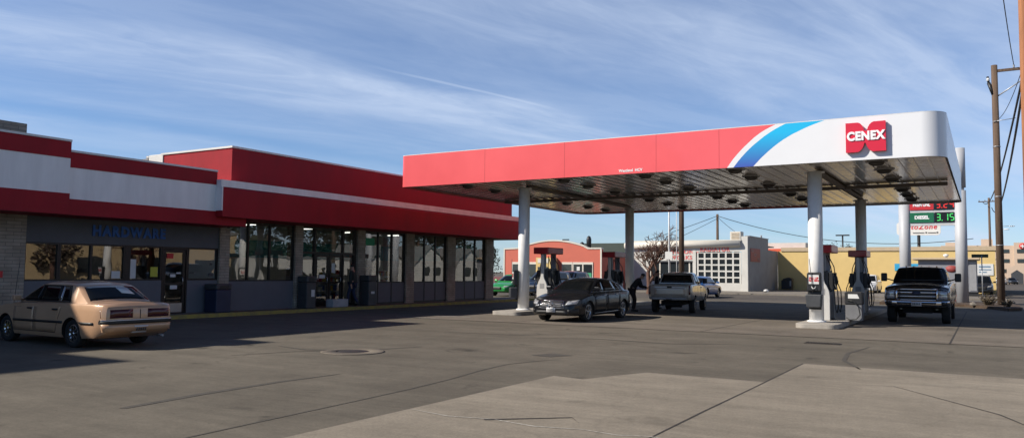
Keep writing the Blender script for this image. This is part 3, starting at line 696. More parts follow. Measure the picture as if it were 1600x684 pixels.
def service_unit(loc, rz, lab, words):
    t = thing('windshield_service_unit', lab, 'squeegee station', loc, rz)
    mb = MB(); mb.box(-0.21, 0.21, -0.16, 0.0, 1.12, 1.68); mb.bevel(0.025, 2); mb.obj('towel_box', M['black'], t)
    mb = MB(); mb.prism([(-0.21, 0.62), (0.21, 0.62), (0.24, 1.02), (-0.24, 1.02)], -0.30, -0.02, plane='xz'); mb.bevel(0.03, 2); mb.obj('water_bucket', M['dgrey'], t)
    mb = MB(); mb.box(-0.19, 0.19, -0.05, 0.0, 0.55, 1.7); mb.obj('back_plate', M['black'], t)
    mb = MB(); mb.box(-0.15, 0.15, -0.172, -0.165, 1.34, 1.62); sg = mb.obj('notice', M['paper'], t)
    text('notice_lettering', words, 0.085, M['redpaper'], (0, -0.176, 1.48), FRONT, sg, 0.002, 0.004)
    mb = MB(); mb.tube([(-0.02, -0.2, 0.98), (-0.07, -0.2, 1.6), (-0.12, -0.2, 2.12)], 0.010); mb.box(-0.13, 0.05, -0.22, -0.18, 0.92, 0.98); mb.obj('squeegee', M['dgrey'], t)
    mb = MB(); mb.tube([(-0.06, -0.18, 1.26), (-0.03, -0.23, 1.2), (0.03, -0.23, 1.2), (0.06, -0.18, 1.26)], 0.012); mb.obj('towel', M['paper'], t)
service_unit((-4.58, 26.02, 0.0), 0, 'black squeegee station with white notice on the right front canopy post', 'FILL UP\nGO BIG')
service_unit((-15.60, 26.40, 0.0), R(-52), 'black squeegee station with white notice on the left front canopy post', 'PUT IT\nHERE')
# ================================================================== PRICE SIGN
sg = thing('price_sign', 'tall station price sign between two thick grey round pillars', 'price sign')
M['pillar'] = mat('pillar_paint', (0.42, 0.43, 0.45), 0.5, var=0.06, scale=1.5)
for xx in (-1.15, -4.05):
    mb = MB(); mb.cyl(xx, 52, 0.0, 6.55, 0.31, 32); mb.cyl(xx, 52, 6.55, 6.72, 0.22, 24); mb.cyl(xx, 52, 6.72, 9.0, 0.31, 32); mb.obj('pillar', M['pillar'], sg)
mb = MB(); mb.box(-3.78, -1.42, 51.88, 52.12, 4.55, 8.6); mb.obj('sign_cabinet', mat('cabinet_grey', (0.50, 0.51, 0.52), 0.5), sg)
SEG = {'0': 'abcdef', '1': 'bc', '2': 'abged', '3': 'abgcd', '4': 'fgbc', '5': 'afgcd', '6': 'afgecd', '9': 'abcdfg', '8': 'abcdefg'}
def digits(parent, txt, x0, z0, h, m, y):
    mb = MB(); w_ = h*0.55; t = h*0.13; x = x0
    def seg(c, x, z, w_, h, t):
        if c == 'a': mb.box(x+t, x+w_-t, y-0.01, y, z+h-t, z+h)
        if c == 'd': mb.box(x+t, x+w_-t, y-0.01, y, z, z+t)
        if c == 'g': mb.box(x+t, x+w_-t, y-0.01, y, z+h/2-t/2, z+h/2+t/2)
        if c == 'f': mb.box(x, x+t, y-0.01, y, z+h/2+0.01, z+h-t*0.5)
        if c == 'b': mb.box(x+w_-t, x+w_, y-0.01, y, z+h/2+0.01, z+h-t*0.5)
        if c == 'e': mb.box(x, x+t, y-0.01, y, z+t*0.5, z+h/2-0.01)
        if c == 'c': mb.box(x+w_-t, x+w_, y-0.01, y, z+t*0.5, z+h/2-0.01)
    for i, ch in enumerate(txt):
        if ch == '.': mb.box(x-0.02, x+0.03, y-0.01, y, z0, z0+0.05); x += 0.09; continue
        small = i == len(txt)-1
        hh = h*0.5 if small else h; ww = hh*0.55
        for c in SEG[ch]: seg(c, x, z0+(h-hh)*0.0, ww, hh, hh*0.13)
        x += ww+0.07
    return mb.obj('price_digits', m, parent)
led_r = mat('red_led', (0.3, 0.01, 0.01), 0.5, var=0, emit=(1, 0.05, 0.04), estr=0.55)
led_g = mat('green_led', (0.01, 0.3, 0.05), 0.5, var=0, emit=(0.15, 0.95, 0.25), estr=0.45)
M['ledblack'] = mat('led_board', (0.012, 0.012, 0.012), 0.3, var=0)
M['pgreen'] = mat('diesel_green', (0.010, 0.13, 0.060), 0.4, var=0.05)
M['pred'] = mat('price_red', (0.50, 0.030, 0.035), 0.4, var=0.05)
for z0, colr, word, price, led in ((4.74, M['pgreen'], 'DIESEL', '3.159', led_g), (5.48, M['pred'], 'PREM UNL', '3.249', led_r), (6.22, M['pred'], 'UNLEADED', '2.899', led_r)):
    mb = MB(); mb.box(-3.74, -2.50, 51.83, 51.875, z0, z0+0.58); p = mb.obj('name_panel', colr, sg)
    text('name_lettering', word, 0.27, M['logowhite'], (-3.12, 51.82, z0+0.29), FRONT, p, 0.003, 0.012, sx=0.95 if len(word) < 7 else 0.72)
    mb = MB(); mb.box(-2.46, -1.46, 51.83, 51.875, z0, z0+0.58); p = mb.obj('price_panel', M['ledblack'], sg)
    digits(p, price, -2.38, z0+0.08, 0.42, led, 51.825)

# ================================================================== POLES, WIRES, STREET THINGS
M['wood'] = mat('weathered_pole_wood', (0.115, 0.075, 0.050), 0.9, var=0.35, scale=2.0, bump=0.6, bscale=12, stretch=(6, 6, 0.4))
M['wood2'] = mat('orange_pole_wood', (0.30, 0.125, 0.055), 0.9, var=0.3, scale=2.0, bump=0.6, bscale=12, stretch=(6, 6, 0.4))
M['wire'] = mat('wire', (0.03, 0.03, 0.032), 0.6, var=0)
M['galv'] = mat('galvanised_steel', (0.42, 0.43, 0.44), 0.45, 0.5, var=0.1)
M['whitepaint'] = mat('white_pole_paint', (0.75, 0.75, 0.74), 0.5, var=0.04)
up = thing('utility_pole', 'tall dark wooden utility pole with side crossarm standing in the corner planting bed', 'utility pole', (0.69, 49.5, 0))
mb = MB(); mb.tube([(0, 0, 0), (0, 0, 13.05)], [0.19, 0.15], 16); mb.obj('pole', M['wood'], up)
mb = MB(); mb.box(0.1, 1.95, -0.06, 0.06, 12.66, 12.80); mb.obj('crossarm', M['wood'], up)
mb = MB(); mb.tube([(0.12, 0, 11.35), (1.4, 0, 12.2)], 0.035); mb.tube([(-0.15, -0.2, 9.95), (0.9, -0.2, 10.05)], 0.02); mb.obj('brace', M['galv'], up)
for k, xx in enumerate((0.9, 1.4, 1.85)):
    mb = MB(); mb.lathe([(0.02, 12.8), (0.05, 12.84), (0.03, 12.88), (0.055, 12.92), (0.02, 12.99)], (xx, 0, 0), seg=10); mb.obj('insulator', M['mgrey'], up)
mb = MB(); mb.tube([(-0.08, -0.05, 11.45), (-0.28, -0.08, 12.1)], 0.09, 8); mb.tube([(-0.28, -0.08, 12.1), (-0.32, -0.08, 12.45)], 0.06, 8); mb.obj('cutout_fuse', M['black'], up)
mb = MB(); mb.lathe([(0.0, 12.2), (0.09, 12.22), (0.05, 12.27), (0.09, 12.32), (0.05, 12.37), (0.03, 12.45)], (-0.30, -0.08, 0), seg=10); mb.obj('insulator', M['whitepaint'], up)
for z in (3.3, 5.9, 8.6):
    mb = MB(); mb.tube([(-0.19, -0.02, z), (0.19, -0.02, z)], 0.02); mb.lathe([(0.185, z-0.02), (0.19, z+0.02)], seg=14); mb.obj('pole_band', M['galv'], up)

np_ = thing('utility_pole', 'orange-brown wooden utility pole at the right edge of the photo', 'utility pole', (1.40, 33.0, 0))
mb = MB(); mb.tube([(0, 0, 0), (0, 0, 14.5)], [0.19, 0.14], 16); mb.obj('pole', M['wood2'], np_)
mb = MB(); mb.box(-1.1, 1.1, -0.2, -0.08, 13.6, 13.75); mb.obj('crossarm', M['wood2'], np_)

def pole(x, y, h, r, lab, arm=None, m=None, cat='utility pole', name='utility_pole'):
    t = thing(name, lab, cat, (x, y, 0))
    mb = MB(); mb.tube([(0, 0, 0), (0, 0, h)], [r, r*0.75], 10); mb.obj('pole', m or M['wood'], t)
    if arm:
        mb = MB(); mb.box(-arm, arm, -0.06, 0.06, h-0.55, h-0.42)
        for s in (-1, -0.4, 0.4, 1): mb.cyl(s*(arm-0.1), 0, h-0.42, h-0.25, 0.04, 6)
        mb.obj('crossarm', M['wood'], t)
    return t
pole(0.62, 120, 11.9, 0.17, 'distant utility pole with crossarm rising behind the yellow building', 1.2)
pole(-17.05, 50, 9.5, 0.19, 'plain wooden utility pole beyond the canopy, left of the radiator shop', None)
pole(-26.4, 90, 8.5, 0.18, 'thin dark utility pole rising behind the radiator shop roof', None)
fp = pole(-17.9, 50, 9.0, 0.06, 'thin white metal pole with small white sign beside the plain wooden pole', None, M['whitepaint'], 'sign pole', 'sign_pole')
mb = MB(); mb.box(-0.25, 0.25, -0.09, -0.06, 2.55, 3.05); mb.obj('sign_plate', M['paper'], fp)
pole(-17.28, 49.7, 9.3, 0.03, 'very thin pale pole touching the plain wooden pole beyond the canopy', None, M['whitepaint'], 'pole', 'pole')
# twin-head lot light
tl = thing('parking_lot_light', 'dark twin-head lot light rising behind the yellow wall', 'lot light', (-14.4, 100, 0))
mb = MB(); mb.tube([(0, 0, 0), (0, 0, 6.3)], 0.09); mb.obj('pole', M['black'], tl)
for s in (-1, 1):
    mb = MB(); mb.box(min(0, s*0.75), max(0, s*0.75), -0.15, 0.15, 6.25, 6.4); mb.obj('lamp_head', M['black'], tl)
tl = thing('parking_lot_light', 'small dark lot light rising behind the salmon shop', 'lot light', (-49.0, 95, 0))
mb = MB(); mb.tube([(0, 0, 0), (0, 0, 6.1)], 0.09); mb.box(0, 0.9, -0.1, 0.1, 5.95, 6.1); mb.obj('pole', M['black'], tl)
# street lamps far right
sl = thing('street_lamp', 'street lamp with two pale cobra heads seen right of the dark utility pole', 'street lamp', (1.42, 120, 0))
mb = MB(); mb.tube([(0, 0, 0), (0, 0, 8.2)], [0.12, 0.08]); mb.obj('pole', M['galv'], sl)
for dz, L_ in ((7.75, 0.8), (8.15, 1.4)):
    mb = MB(); mb.tube([(0, 0, dz-0.2), (L_*0.5, 0, dz), (L_, 0, dz+0.02)], 0.03); mb.obj('arm', M['galv'], sl)
    mb = MB(); mb.lathe([(0.0, -0.10), (0.12, -0.08), (0.16, 0.0), (0.10, 0.06), (0.0, 0.08)], (0, 0, 0), seg=10); bmesh.ops.scale(mb.bm, vec=(2.3, 1, 0.8), verts=mb.bm.verts); bmesh.ops.translate(mb.bm, vec=(L_+0.25, 0, dz), verts=mb.bm.verts); mb.obj('lamp_head', M['whitepaint'], sl)

def wire(a, b, sag, r, lab, n=18):
    a, b = Vector(a), Vector(b); pts = [a.lerp(b, i/n)-Vector((0, 0, sag*4*(i/n)*(1-i/n))) for i in range(n+1)]
    mb = MB(); mb.tube(pts, r, 5); return tag(mb.obj('power_line', M['wire']), lab, 'power line', 'power lines on the right')
wire((1.52-0.9, 33, 13.9), (0.69+0.9, 49.5, 12.97), 0.3, 0.022, 'upper thin wire between the orange and the dark utility poles')
wire((1.52-0.5, 33, 13.9), (0.69+1.85, 49.5, 12.97), 0.3, 0.018, 'second thin wire between the orange and the dark utility poles')
wire((1.45, 33, 9.4), (0.62-0.7, 120, 11.4), 2.0, 0.045, 'thick drooping cable from the orange pole past the dark pole')
wire((1.42, 33, 9.0), (0.62+0.3, 120, 10.6), 2.3, 0.05, 'lower thick cable from the orange pole past the dark pole')
wire((0.69, 49.4, 10.0), (1.48, 33, 9.6), 0.5, 0.015, 'slack wire near mid height between the two utility poles')
wire((-26.4, 90, 8.3), (-1.0, 96, 5.6), 1.6, 0.035, 'long sagging wire crossing the sky above the yellow building')
wire((-26.4, 90, 8.3), (-32, 78, 4.6), 0.1, 0.03, 'steep guy wire left of the pole behind the radiator shop')
wire((-26.4, 90, 8.0), (-30, 80, 4.4), 0.1, 0.025, 'inner steep guy wire left of the pole behind the radiator shop')
wire((-26.4, 90, 8.2), (-19.5, 77, 4.9), 0.2, 0.025, 'service wire running down to the radiator shop roof')

# street name sign
sp_ = thing('street_name_sign', 'street name sign, dark green blade on thin steel post by the planting bed', 'street sign', (-0.17, 54.3, 0.12))
mb = MB(); mb.tube([(0, 0, 0), (0, 0, 2.75)], 0.03, 8); mb.obj('post', M['galv'], sp_)
mb = MB(); mb.box(-0.52, 0.34, -0.012, 0.012, 2.62, 2.82); mb.obj('sign_blade', mat('sign_green', (0.015, 0.045, 0.020), 0.5, var=0), sp_)
# hydrant
hy = thing('fire_hydrant', 'red fire hydrant with white cap beside the grey sign pillar', 'fire hydrant', (-1.75, 55.2, 0.125))
M['hred'] = mat('hydrant_red', (0.62, 0.02, 0.02), 0.45, var=0.1); 
mb = MB(); mb.lathe([(0.17, 0), (0.17, 0.05), (0.11, 0.06), (0.11, 0.42), (0.14, 0.44), (0.14, 0.48), (0.0, 0.48)], seg=18); mb.obj('barrel', M['hred'], hy)
mb = MB(); mb.lathe([(0.13, 0.481), (0.13, 0.52), (0.10, 0.62), (0.04, 0.66), (0.04, 0.72), (0, 0.72)], seg=18); mb.obj('cap', M['whitepaint'], hy)
for s in (-1, 1):
    mb = MB(); mb.tube([(s*0.09, 0, 0.33), (s*0.2, 0, 0.33)], 0.055, 10); mb.obj('outlet', M['hred'], hy)
mb = MB(); mb.tube([(0, -0.09, 0.3), (0, -0.2, 0.3)], 0.07, 10); mb.obj('outlet', M['hred'], hy)
# rocks and scrub in the bed
def scrub(x, y, z, r, h, n, m, lab, name='shrub', cat='shrub'):
    mb = MB()
    for i in range(n):
        a = random.uniform(0, 2*PI); rr = random.uniform(0, r*0.4); p = Vector((rr*math.cos(a), rr*math.sin(a), 0)); d = Vector((math.cos(a)*random.uniform(0.2, 1.0), math.sin(a)*random.uniform(0.2, 1.0), random.uniform(0.6, 1.4))).normalized()
        L_ = h*random.uniform(0.6, 1.1); mb.tube([p, p+d*L_*0.5+Vector((0, 0, 0.02)), p+d*L_+Vector((random.uniform(-.05, .05), random.uniform(-.05, .05), 0))], [0.012, 0.008, 0.003], 4, cap=False)
        for k in range(5):
            q = p+d*L_*random.uniform(0.4, 1); u = Vector((random.uniform(-1, 1), random.uniform(-1, 1), random.uniform(-1, 1))).normalized()*0.05; v = u.orthogonal()*0.6
            mb.face([q, q+u, q+u+v, q+v])
    return tag(mb.obj(name, m, None, (x, y, z)), lab, cat)
M['scrub'] = mat('dry_scrub', (0.10, 0.075, 0.045), 0.9, var=0.4, scale=5)
scrub(0.1, 48.3, 0.14, 0.55, 0.6, 90, M['scrub'], 'dry brown shrub at the foot of the dark utility pole')
scrub(0.9, 46.4, 0.14, 0.4, 0.35, 50, M['scrub'], 'small dry shrub at the pointed tip of the planting bed')
rk = MB(); bmesh.ops.create_icosphere(rk.bm, subdivisions=2, radius=0.16)
for v in rk.bm.verts: v.co *= random.uniform(0.8, 1.15); v.co.z *= 0.7
tag(rk.obj('rock', M['walk'], None, (-0.6, 47.7, 0.2)), 'small pale rock at the edge of the planting bed', 'rock')

# ================================================================== BACKGROUND BUILDINGS
M['salmon'] = mat('salmon_stucco', (0.52, 0.130, 0.085), 0.8, var=0.06, scale=1.0)
M['trim'] = mat('cream_trim', (0.62, 0.58, 0.50), 0.7, var=0.05)
M['winglass'] = mat('shop_window_glass', (0.02, 0.025, 0.028), 0.08, var=0, spec=0.8)
M['yellow'] = mat('yellow_stucco', (0.62, 0.45, 0.185), 0.85, var=0.07, scale=0.8)
M['ycorn'] = mat('tan_parapet', (0.46, 0.36, 0.24), 0.85, var=0.08)
M['white_stucco'] = mat('white_stucco', (0.56, 0.545, 0.50), 0.85, var=0.10, scale=1.2)
M['gwall'] = mat('grey_block_wall', (0.30, 0.29, 0.275), 0.9, var=0.14, scale=0.9, bump=0.2, bscale=8)
M['letter_red'] = mat('faded_red_letters', (0.60, 0.12, 0.11), 0.6, var=0.15)
M['poster_red'] = mat('faded_red_sign', (0.28, 0.05, 0.045), 0.6, var=0.2)
M['greenroof'] = mat('dark_green_roof', (0.045, 0.055, 0.042), 0.7, var=0.15)
M['redbrick'] = brick_mat('red_brick', (0.25, 0.06, 0.04), (0.20, 0.05, 0.035), (0.15, 0.10, 0.08))

# salmon shop with arched parapet
sb = thing('salmon_shop', 'salmon stucco shop with arched white-edged parapet and cream window frames', 'shop')
Y0 = 64.0
def arch_pts():
    pts = [(-39.3, 3.72), (-37.6, 3.78)]
    for i in range(1, 16):
        t = i/16; x = -37.6+7.1*t; pts.append((x, 3.78+0.68*math.sin(PI*t)**0.85))
    pts += [(-30.5, 3.72), (-29.15, 3.72)]
    return pts
ap = arch_pts()
mb = MB(); mb.prism([(-39.3, 0)]+ap+[(-29.15, 0)], Y0, Y0+0.35, plane='xz'); mb.obj('front_wall', M['salmon'], sb)
mb = MB(); mb.box(-39.3, -39.0, Y0+0.352, Y0+14, 0, 3.4); mb.obj('side_wall', M['salmon'], sb)
mb = MB(); mb.box(-29.45, -29.15, Y0+0.352, Y0+14, 0, 3.4); mb.obj('side_wall', M['salmon'], sb)
mb = MB()
for (xa, za), (xb, zb) in zip(ap, ap[1:]): mb.prism([(xa, za+0.003), (xb, zb+0.003), (xb, zb+0.13), (xa, za+0.13)], Y0-0.06, Y0+0.4, plane='xz')
mb.box(-29.27, -29.13, Y0-0.05, Y0-0.003, 0, 3.72); mb.box(-39.32, -39.2, Y0-0.05, Y0-0.003, 0, 3.72); mb.obj('parapet_trim', M['trim'], sb)
mb = MB(); mb.box(-39, -29.5, Y0+0.4, Y0+14, 3.3, 3.4); mb.obj('roof', M['roof'], sb)
for (xa, xb) in ((-33.0, -32.1), (-31.9, -31.05), (-30.9, -30.05), (-38.3, -37.1), (-36.8, -35.6)):
    mb = MB(); mb.box(xa-0.08, xb+0.08, Y0-0.06, Y0-0.003, 0.35, 2.55); mb.obj('window_surround', M['trim'], sb)
    mb = MB(); mb.box(xa, xb, Y0-0.075, Y0-0.062, 0.5, 2.35); mb.obj('window', M['winglass'], sb)
for (xa, xb, za, zb) in ((-33.0, -32.3, 0.7, 1.15), (-31.85, -31.1, 0.6, 1.7), (-30.85, -30.1, 0.6, 1.6)):
    mb = MB(); mb.box(xa, xb, Y0-0.09, Y0-0.078, za, zb); mb.obj('window_poster', M['green_paper'] if xa > -32 else M['paper'], sb)
    mb = MB(); mb.box(xa+0.1, xb-0.1, Y0-0.095, Y0-0.091, (za+zb)/2-0.12, (za+zb)/2+0.12); mb.obj('poster_mark', M['dgrey'] if xa < -32 else M['paper'], sb)
mb = MB(); mb.box(-31.55, -31.25, Y0-0.10, Y0-0.08, 1.8, 2.15); mb.obj('window_sign', M['paper'], sb)
mb = MB(); mb.prism([(-35.2, 0), (-35.2, 2.95), (-33.6, 2.95), (-33.25, 0)], Y0-1.1, Y0-0.01, plane='xz'); mb.obj('entrance_bay', M['yellow'], sb)
mb = MB(); mb.box(-35.0, -33.9, Y0-1.14, Y0-1.105, 2.45, 2.85); mb.obj('entrance_sign', M['trim'], sb)
mb = MB(); mb.box(-35.0, -33.9, Y0-1.15, Y0-1.105, 1.85, 2.1); mb.box(-35.0, -33.9, Y0-1.15, Y0-1.105, 0.2, 1.6); mb.obj('window', M['winglass'], sb)

gb = thing('brick_shop', 'dark red brick shop under a dark green sloping roof beside the salmon shop', 'shop')
mb = MB(); mb.box(-39.3, -32.8, 78.5, 88, 0, 3.49); mb.obj('wall', M['redbrick'], gb)
mb = MB(); mb.prism([(77.9, 3.5), (88.5, 3.5), (88.5, 3.7), (84, 4.9), (80.5, 4.9), (77.9, 3.75)], -39.5, -32.6, plane='yz'); mb.obj('roof', M['greenroof'], gb)
for k in range(3):
    mb = MB(); mb.box(-37.6+k*1.7, -36.4+k*1.7, 78.44, 78.49, 0.9, 2.3); mb.obj('window', M['winglass'], gb)
for i, (x, s) in enumerate(((-36.9, 1.15), (-36.1, 1.3))):
    mb = MB(); mb.tube([(x, 76, 3.5), (x, 76, 3.5+s*0.9)], 0.12, 10); mb.lathe([(0.0, 4.1), (0.24, 4.15), (0.27, 4.55*s/1.15), (0.18, 4.8*s/1.15), (0.0, 4.9*s/1.15)], (x, 76, 0), seg=12)
    tag(mb.obj('roof_vent', M['black']), ['left one of the two dark turbine vents behind the salmon parapet', 'right, taller one of the two dark vents behind the salmon parapet'][i], 'roof vent')
wb = thing('white_shop', 'long low white shop with red stripe behind the bare tree', 'shop')
mb = MB(); mb.box(-42, -28.6, 90, 99, 0, 5.1); mb.obj('wall', M['white_stucco'], wb)
mb = MB(); mb.box(-42.02, -28.58, 89.9, 89.99, 3.95, 4.6); mb.obj('red_stripe', M['cred'], wb)
for k in range(4):
    mb = MB(); mb.box(-37+k*2.3, -35.5+k*2.3, 89.92, 89.99, 0.8, 2.6); mb.obj('window', M['winglass'], wb)

# radiator workshop
rb = thing('radiator_workshop', 'white and grey workshop with gridded garage door and faded red lettering', 'workshop')
Y0 = 70.5
mb = MB(); mb.box(-23.0, -22.7, Y0, Y0+0.3, 0, 4.6); mb.box(-18.55, -18.0, Y0, Y0+0.3, 0, 4.98); mb.box(-22.7, -18.55, Y0+0.02, Y0+0.3, 3.62, 4.6)
mb.box(-29.5, -23.0, Y0+0.05, Y0+0.3, 2.75, 4.6); mb.box(-29.5, -27.2, Y0+0.05, Y0+0.3, 0, 2.75); mb.box(-27.2, -23.0, Y0+0.05, Y0+0.3, 0, 0.9)
mb.obj('front_wall', M['white_stucco'], rb)
mb = MB(); mb.tube([(-29.6, Y0-0.08, 4.22), (-18.62, Y0-0.08, 4.32)], 0.30, 14); mb.box(-29.5, -18.57, Y0-0.1, Y0+0.1, 4.5, 4.68)
mb.obj('cornice', M['trim'], rb)
mb = MB(); mb.box(-18.25, -17.95, Y0+0.302, 78.0, 0, 4.98); mb.box(-18.25, -17.95, 78.002, 81.98, 0, 3.95); mb.obj('side_wall', M['gwall'], rb)
mb = MB(); mb.box(-18.3, -17.9, Y0+0.31, 78.05, 4.983, 5.05); mb.tube([(-18.1, 75.9, 5.05), (-18.1, 75.9, 5.3)], 0.08); mb.obj('wall_cap', M['mgrey'], rb)
mb = MB(); mb.box(-29.5, -18.27, Y0+0.31, 81.9, 4.3, 4.4); mb.obj('roof', M['roof'], rb)
mb = MB(); mb.box(-27.2, -23.0, Y0+0.15, Y0+0.2, 0.9, 2.72); mb.obj('window', M['winglass'], rb)
mb = MB(); mb.box(-27.2, -23.0, Y0-0.02, Y0+0.048, 2.68, 2.8); mb.obj('lintel', M['dgrey'], rb)
for k in range(5):
    mb = MB(); mb.box(-27.2+k*0.95, -27.08+k*0.95, Y0+0.1, Y0+0.148, 0.9, 2.68); mb.obj('mullion', M['trim'], rb)
# gridded garage door
gd = MB(); nx, nz2 = 6, 5
x0, x1, z0, z1 = -22.55, -18.68, 0.75, 3.55
gd.box(x0-0.14, x1+0.12, Y0+0.08, Y0+0.13, 0.02, z0)
cw = (x1-x0)/nx; ch = (z1-z0)/nz2
for i in range(nx+1): gd.box(x0+i*cw-0.075, x0+i*cw+0.075, Y0+0.08, Y0+0.13, z0, z1)
for j in range(nz2+1):
    for i in range(nx): gd.box(x0+i*cw+0.077, x0+(i+1)*cw-0.077, Y0+0.082, Y0+0.128, z0+j*ch-0.07, z0+j*ch+0.07)
g = gd.obj('garage_door', M['white_stucco'], rb)
gd = MB(); gd.box(x0, x1, Y0+0.135, Y0+0.15, z0, z1); gd.obj('garage_door_glass', M['winglass'], g)
text('shop_lettering', 'RADIATOR', 0.56, M['letter_red'], (-20.95, Y0-0.0, 3.82), FRONT, rb, 0.01, 0.016, sx=0.86, spacing=1.18)
text('shop_lettering', 'WAGON', 0.47, M['letter_red'], (-24.1, Y0+0.03, 3.60), FRONT, rb, 0.01, 0.014, sx=1.15, spacing=1.15)
text('shop_lettering', 'WORKS', 0.47, M['letter_red'], (-24.1, Y0+0.03, 3.08), FRONT, rb, 0.01, 0.014, sx=1.15, spacing=1.15)
mb = MB(); mb.box(-17.94, -17.90, 71.2, 74.6, 2.75, 3.95); rs = mb.obj('side_sign', M['poster_red'], rb)
for wd, dy, dz in (('RED', 71.75, 3.72), ('GOT', 72.8, 3.35), ('WE', 73.9, 2.98)):
    text('sign_words', wd, 0.36, mat('faded_pink', (0.40, 0.25, 0.22), 0.7, var=0.2), (-17.89, dy, dz), EAST, rs, 0.004, 0.008, sx=1.3)
cu = thing('rooftop_cooler', 'boxy cream rooftop cooler on the radiator workshop', 'air unit', (-19.75, 73.5, 4.4))
mb = MB(); mb.box(-0.5, 0.5, -0.5, 0.5, 0.1, 1.15); mb.bevel(0.03, 1); mb.obj('housing', M['trim'], cu)
mb = MB()
for k in range(6): mb.box(-0.36, 0.36, -0.53, -0.505, 0.24+k*0.14, 0.31+k*0.14)
mb.obj('louvres', M['ycorn'], cu)

# yellow building
yb = thing('yellow_building', 'long low yellow stucco building with tan parapet across the street', 'building')
mb = MB(); mb.box(-17.94, 0.78, 82.0, 110, 0, 3.95); mb.obj('wall', M['yellow'], yb)
mb = MB(); mb.box(-17.6, 0.86, 81.9, 110.1, 3.953, 4.32); mb.obj('parapet', M['ycorn'], yb)
mb = MB(); mb.box(-7.3, -4.9, 81.93, 81.99, 2.1, 2.75); mb.obj('blue_sign', mat('sky_blue_sign', (0.03, 0.32, 0.55), 0.5), yb)
mb = MB(); mb.box(-0.62, 0.62, 81.93, 81.99, 1.75, 2.75); sgn = mb.obj('white_sign', M['paper'], yb)
mb = MB(); mb.box(-0.5, 0.45, 81.915, 81.925, 2.2, 2.28); mb.box(-0.5, 0.1, 81.915, 81.925, 1.98, 2.06); mb.box(-0.5, 0.4, 81.915, 81.925, 2.45, 2.56); mb.obj('sign_line', mat('sign_blue_grey', (0.10, 0.2, 0.3), 0.6), sgn)
# orange and white shop roof behind
ob = thing('orange_roofed_shop', 'white shop front with orange lower roof band peeking above the grey side wall', 'shop')
mb = MB(); mb.box(-24.5, -18.6, 100, 112, 0, 5.5); mb.obj('wall', M['white_stucco'], ob)
mb = MB(); mb.prism([(-24.5, 4.75), (-18.8, 4.75), (-18.2, 4.1), (-24.5, 4.1)], 98.8, 99.98, plane='xz'); mb.obj('orange_band', mat('orange_red_paint', (0.62, 0.10, 0.04), 0.6), ob)
mb = MB(); mb.box(-18.4, -12, 103, 112, 0, 4.95); mb.obj('rear_wall', M['gwall'], ob)

# kiosk
kb = thing('grey_kiosk', 'grey box kiosk with flat overhanging roof standing before the yellow building', 'kiosk', (0, 0, 0))
M['kgrey'] = mat('kiosk_grey', (0.21, 0.215, 0.235), 0.6, var=0.08)
mb = MB(); mb.box(-4.55, -0.55, 70.0, 73, 0.45, 2.88); mb.obj('body', M['kgrey'], kb)
mb = MB(); mb.box(-4.6, -0.5, 70.1, 72.9, 0.11, 0.45); mb.obj('skirt', M['black'], kb)
mb = MB(); mb.box(-4.95, -0.35, 69.6, 73.3, 2.89, 3.06); mb.bevel(0.03, 1); mb.obj('roof', M['ycorn'], kb)
mb = MB(); mb.lathe([(0.12, 3.06), (0.12, 3.18), (0.19, 3.20), (0.19, 3.32), (0.0, 3.38)], (-2.65, 71, 0), seg=14); mb.obj('roof_vent', M['whitepaint'], kb)
mb = MB(); mb.lathe([(0.0, -0.02), (0.42, -0.02), (0.42, 0.02), (0.0, 0.02)], (0, 0, 0), 'y', seg=20); bmesh.ops.scale(mb.bm, vec=(1, 1, 0.62), verts=mb.bm.verts); bmesh.ops.translate(mb.bm, vec=(-2.25, 69.97, 2.2), verts=mb.bm.verts); mb.obj('oval_sign', M['poster_red'], kb)
mb = MB(); mb.box(-1.62, -1.5, 69.95, 69.99, 1.2, 2.7); mb.obj('post', M['whitepaint'], kb)
mb = MB(); mb.box(-1.48, -1.25, 69.96, 69.99, 0.8, 2.6); mb.obj('doorway', M['black'], kb)
mb = MB(); mb.box(-1.05, -0.6, 69.96, 69.99, 0.55, 2.75); mb.obj('side_panel', M['mgrey'], kb)

# parts shop sign on its pole
az = thing('pole_sign', 'white parts shop sign with red slanted lettering on a dark pole', 'pole sign', (0, 0, 0))
mb = MB(); mb.cyl(-6.05, 95, 0, 6.0, 0.16, 12); mb.obj('pole', M['black'], az)
mb = MB(); mb.prism([(x, z) for x, z in rounded(-8.17, -3.96, 5.98, 7.42, 0.35, 5)], 94.85, 95.15, plane='xz'); p = mb.obj('sign_face', M['paper'], az)
text('sign_lettering', 'AutoZone', 0.74, mat('sign_red', (0.65, 0.02, 0.03), 0.4, var=0), (-6.05, 94.82, 6.86), FRONT, p, 0.01, 0.004, sx=1.0, shear=0.25, spacing=1.12)
mb = MB()
for k, (a, b_) in enumerate(((-7.85, -7.3), (-7.2, -7.05), (-6.6, -5.5), (-5.4, -5.25), (-5.15, -4.4), (-4.35, -4.2))): mb.box(a, b_, 94.82, 94.84, 6.18, 6.32 if k % 2 else 6.26)
mb.obj('small_print', M['dgrey'], p)

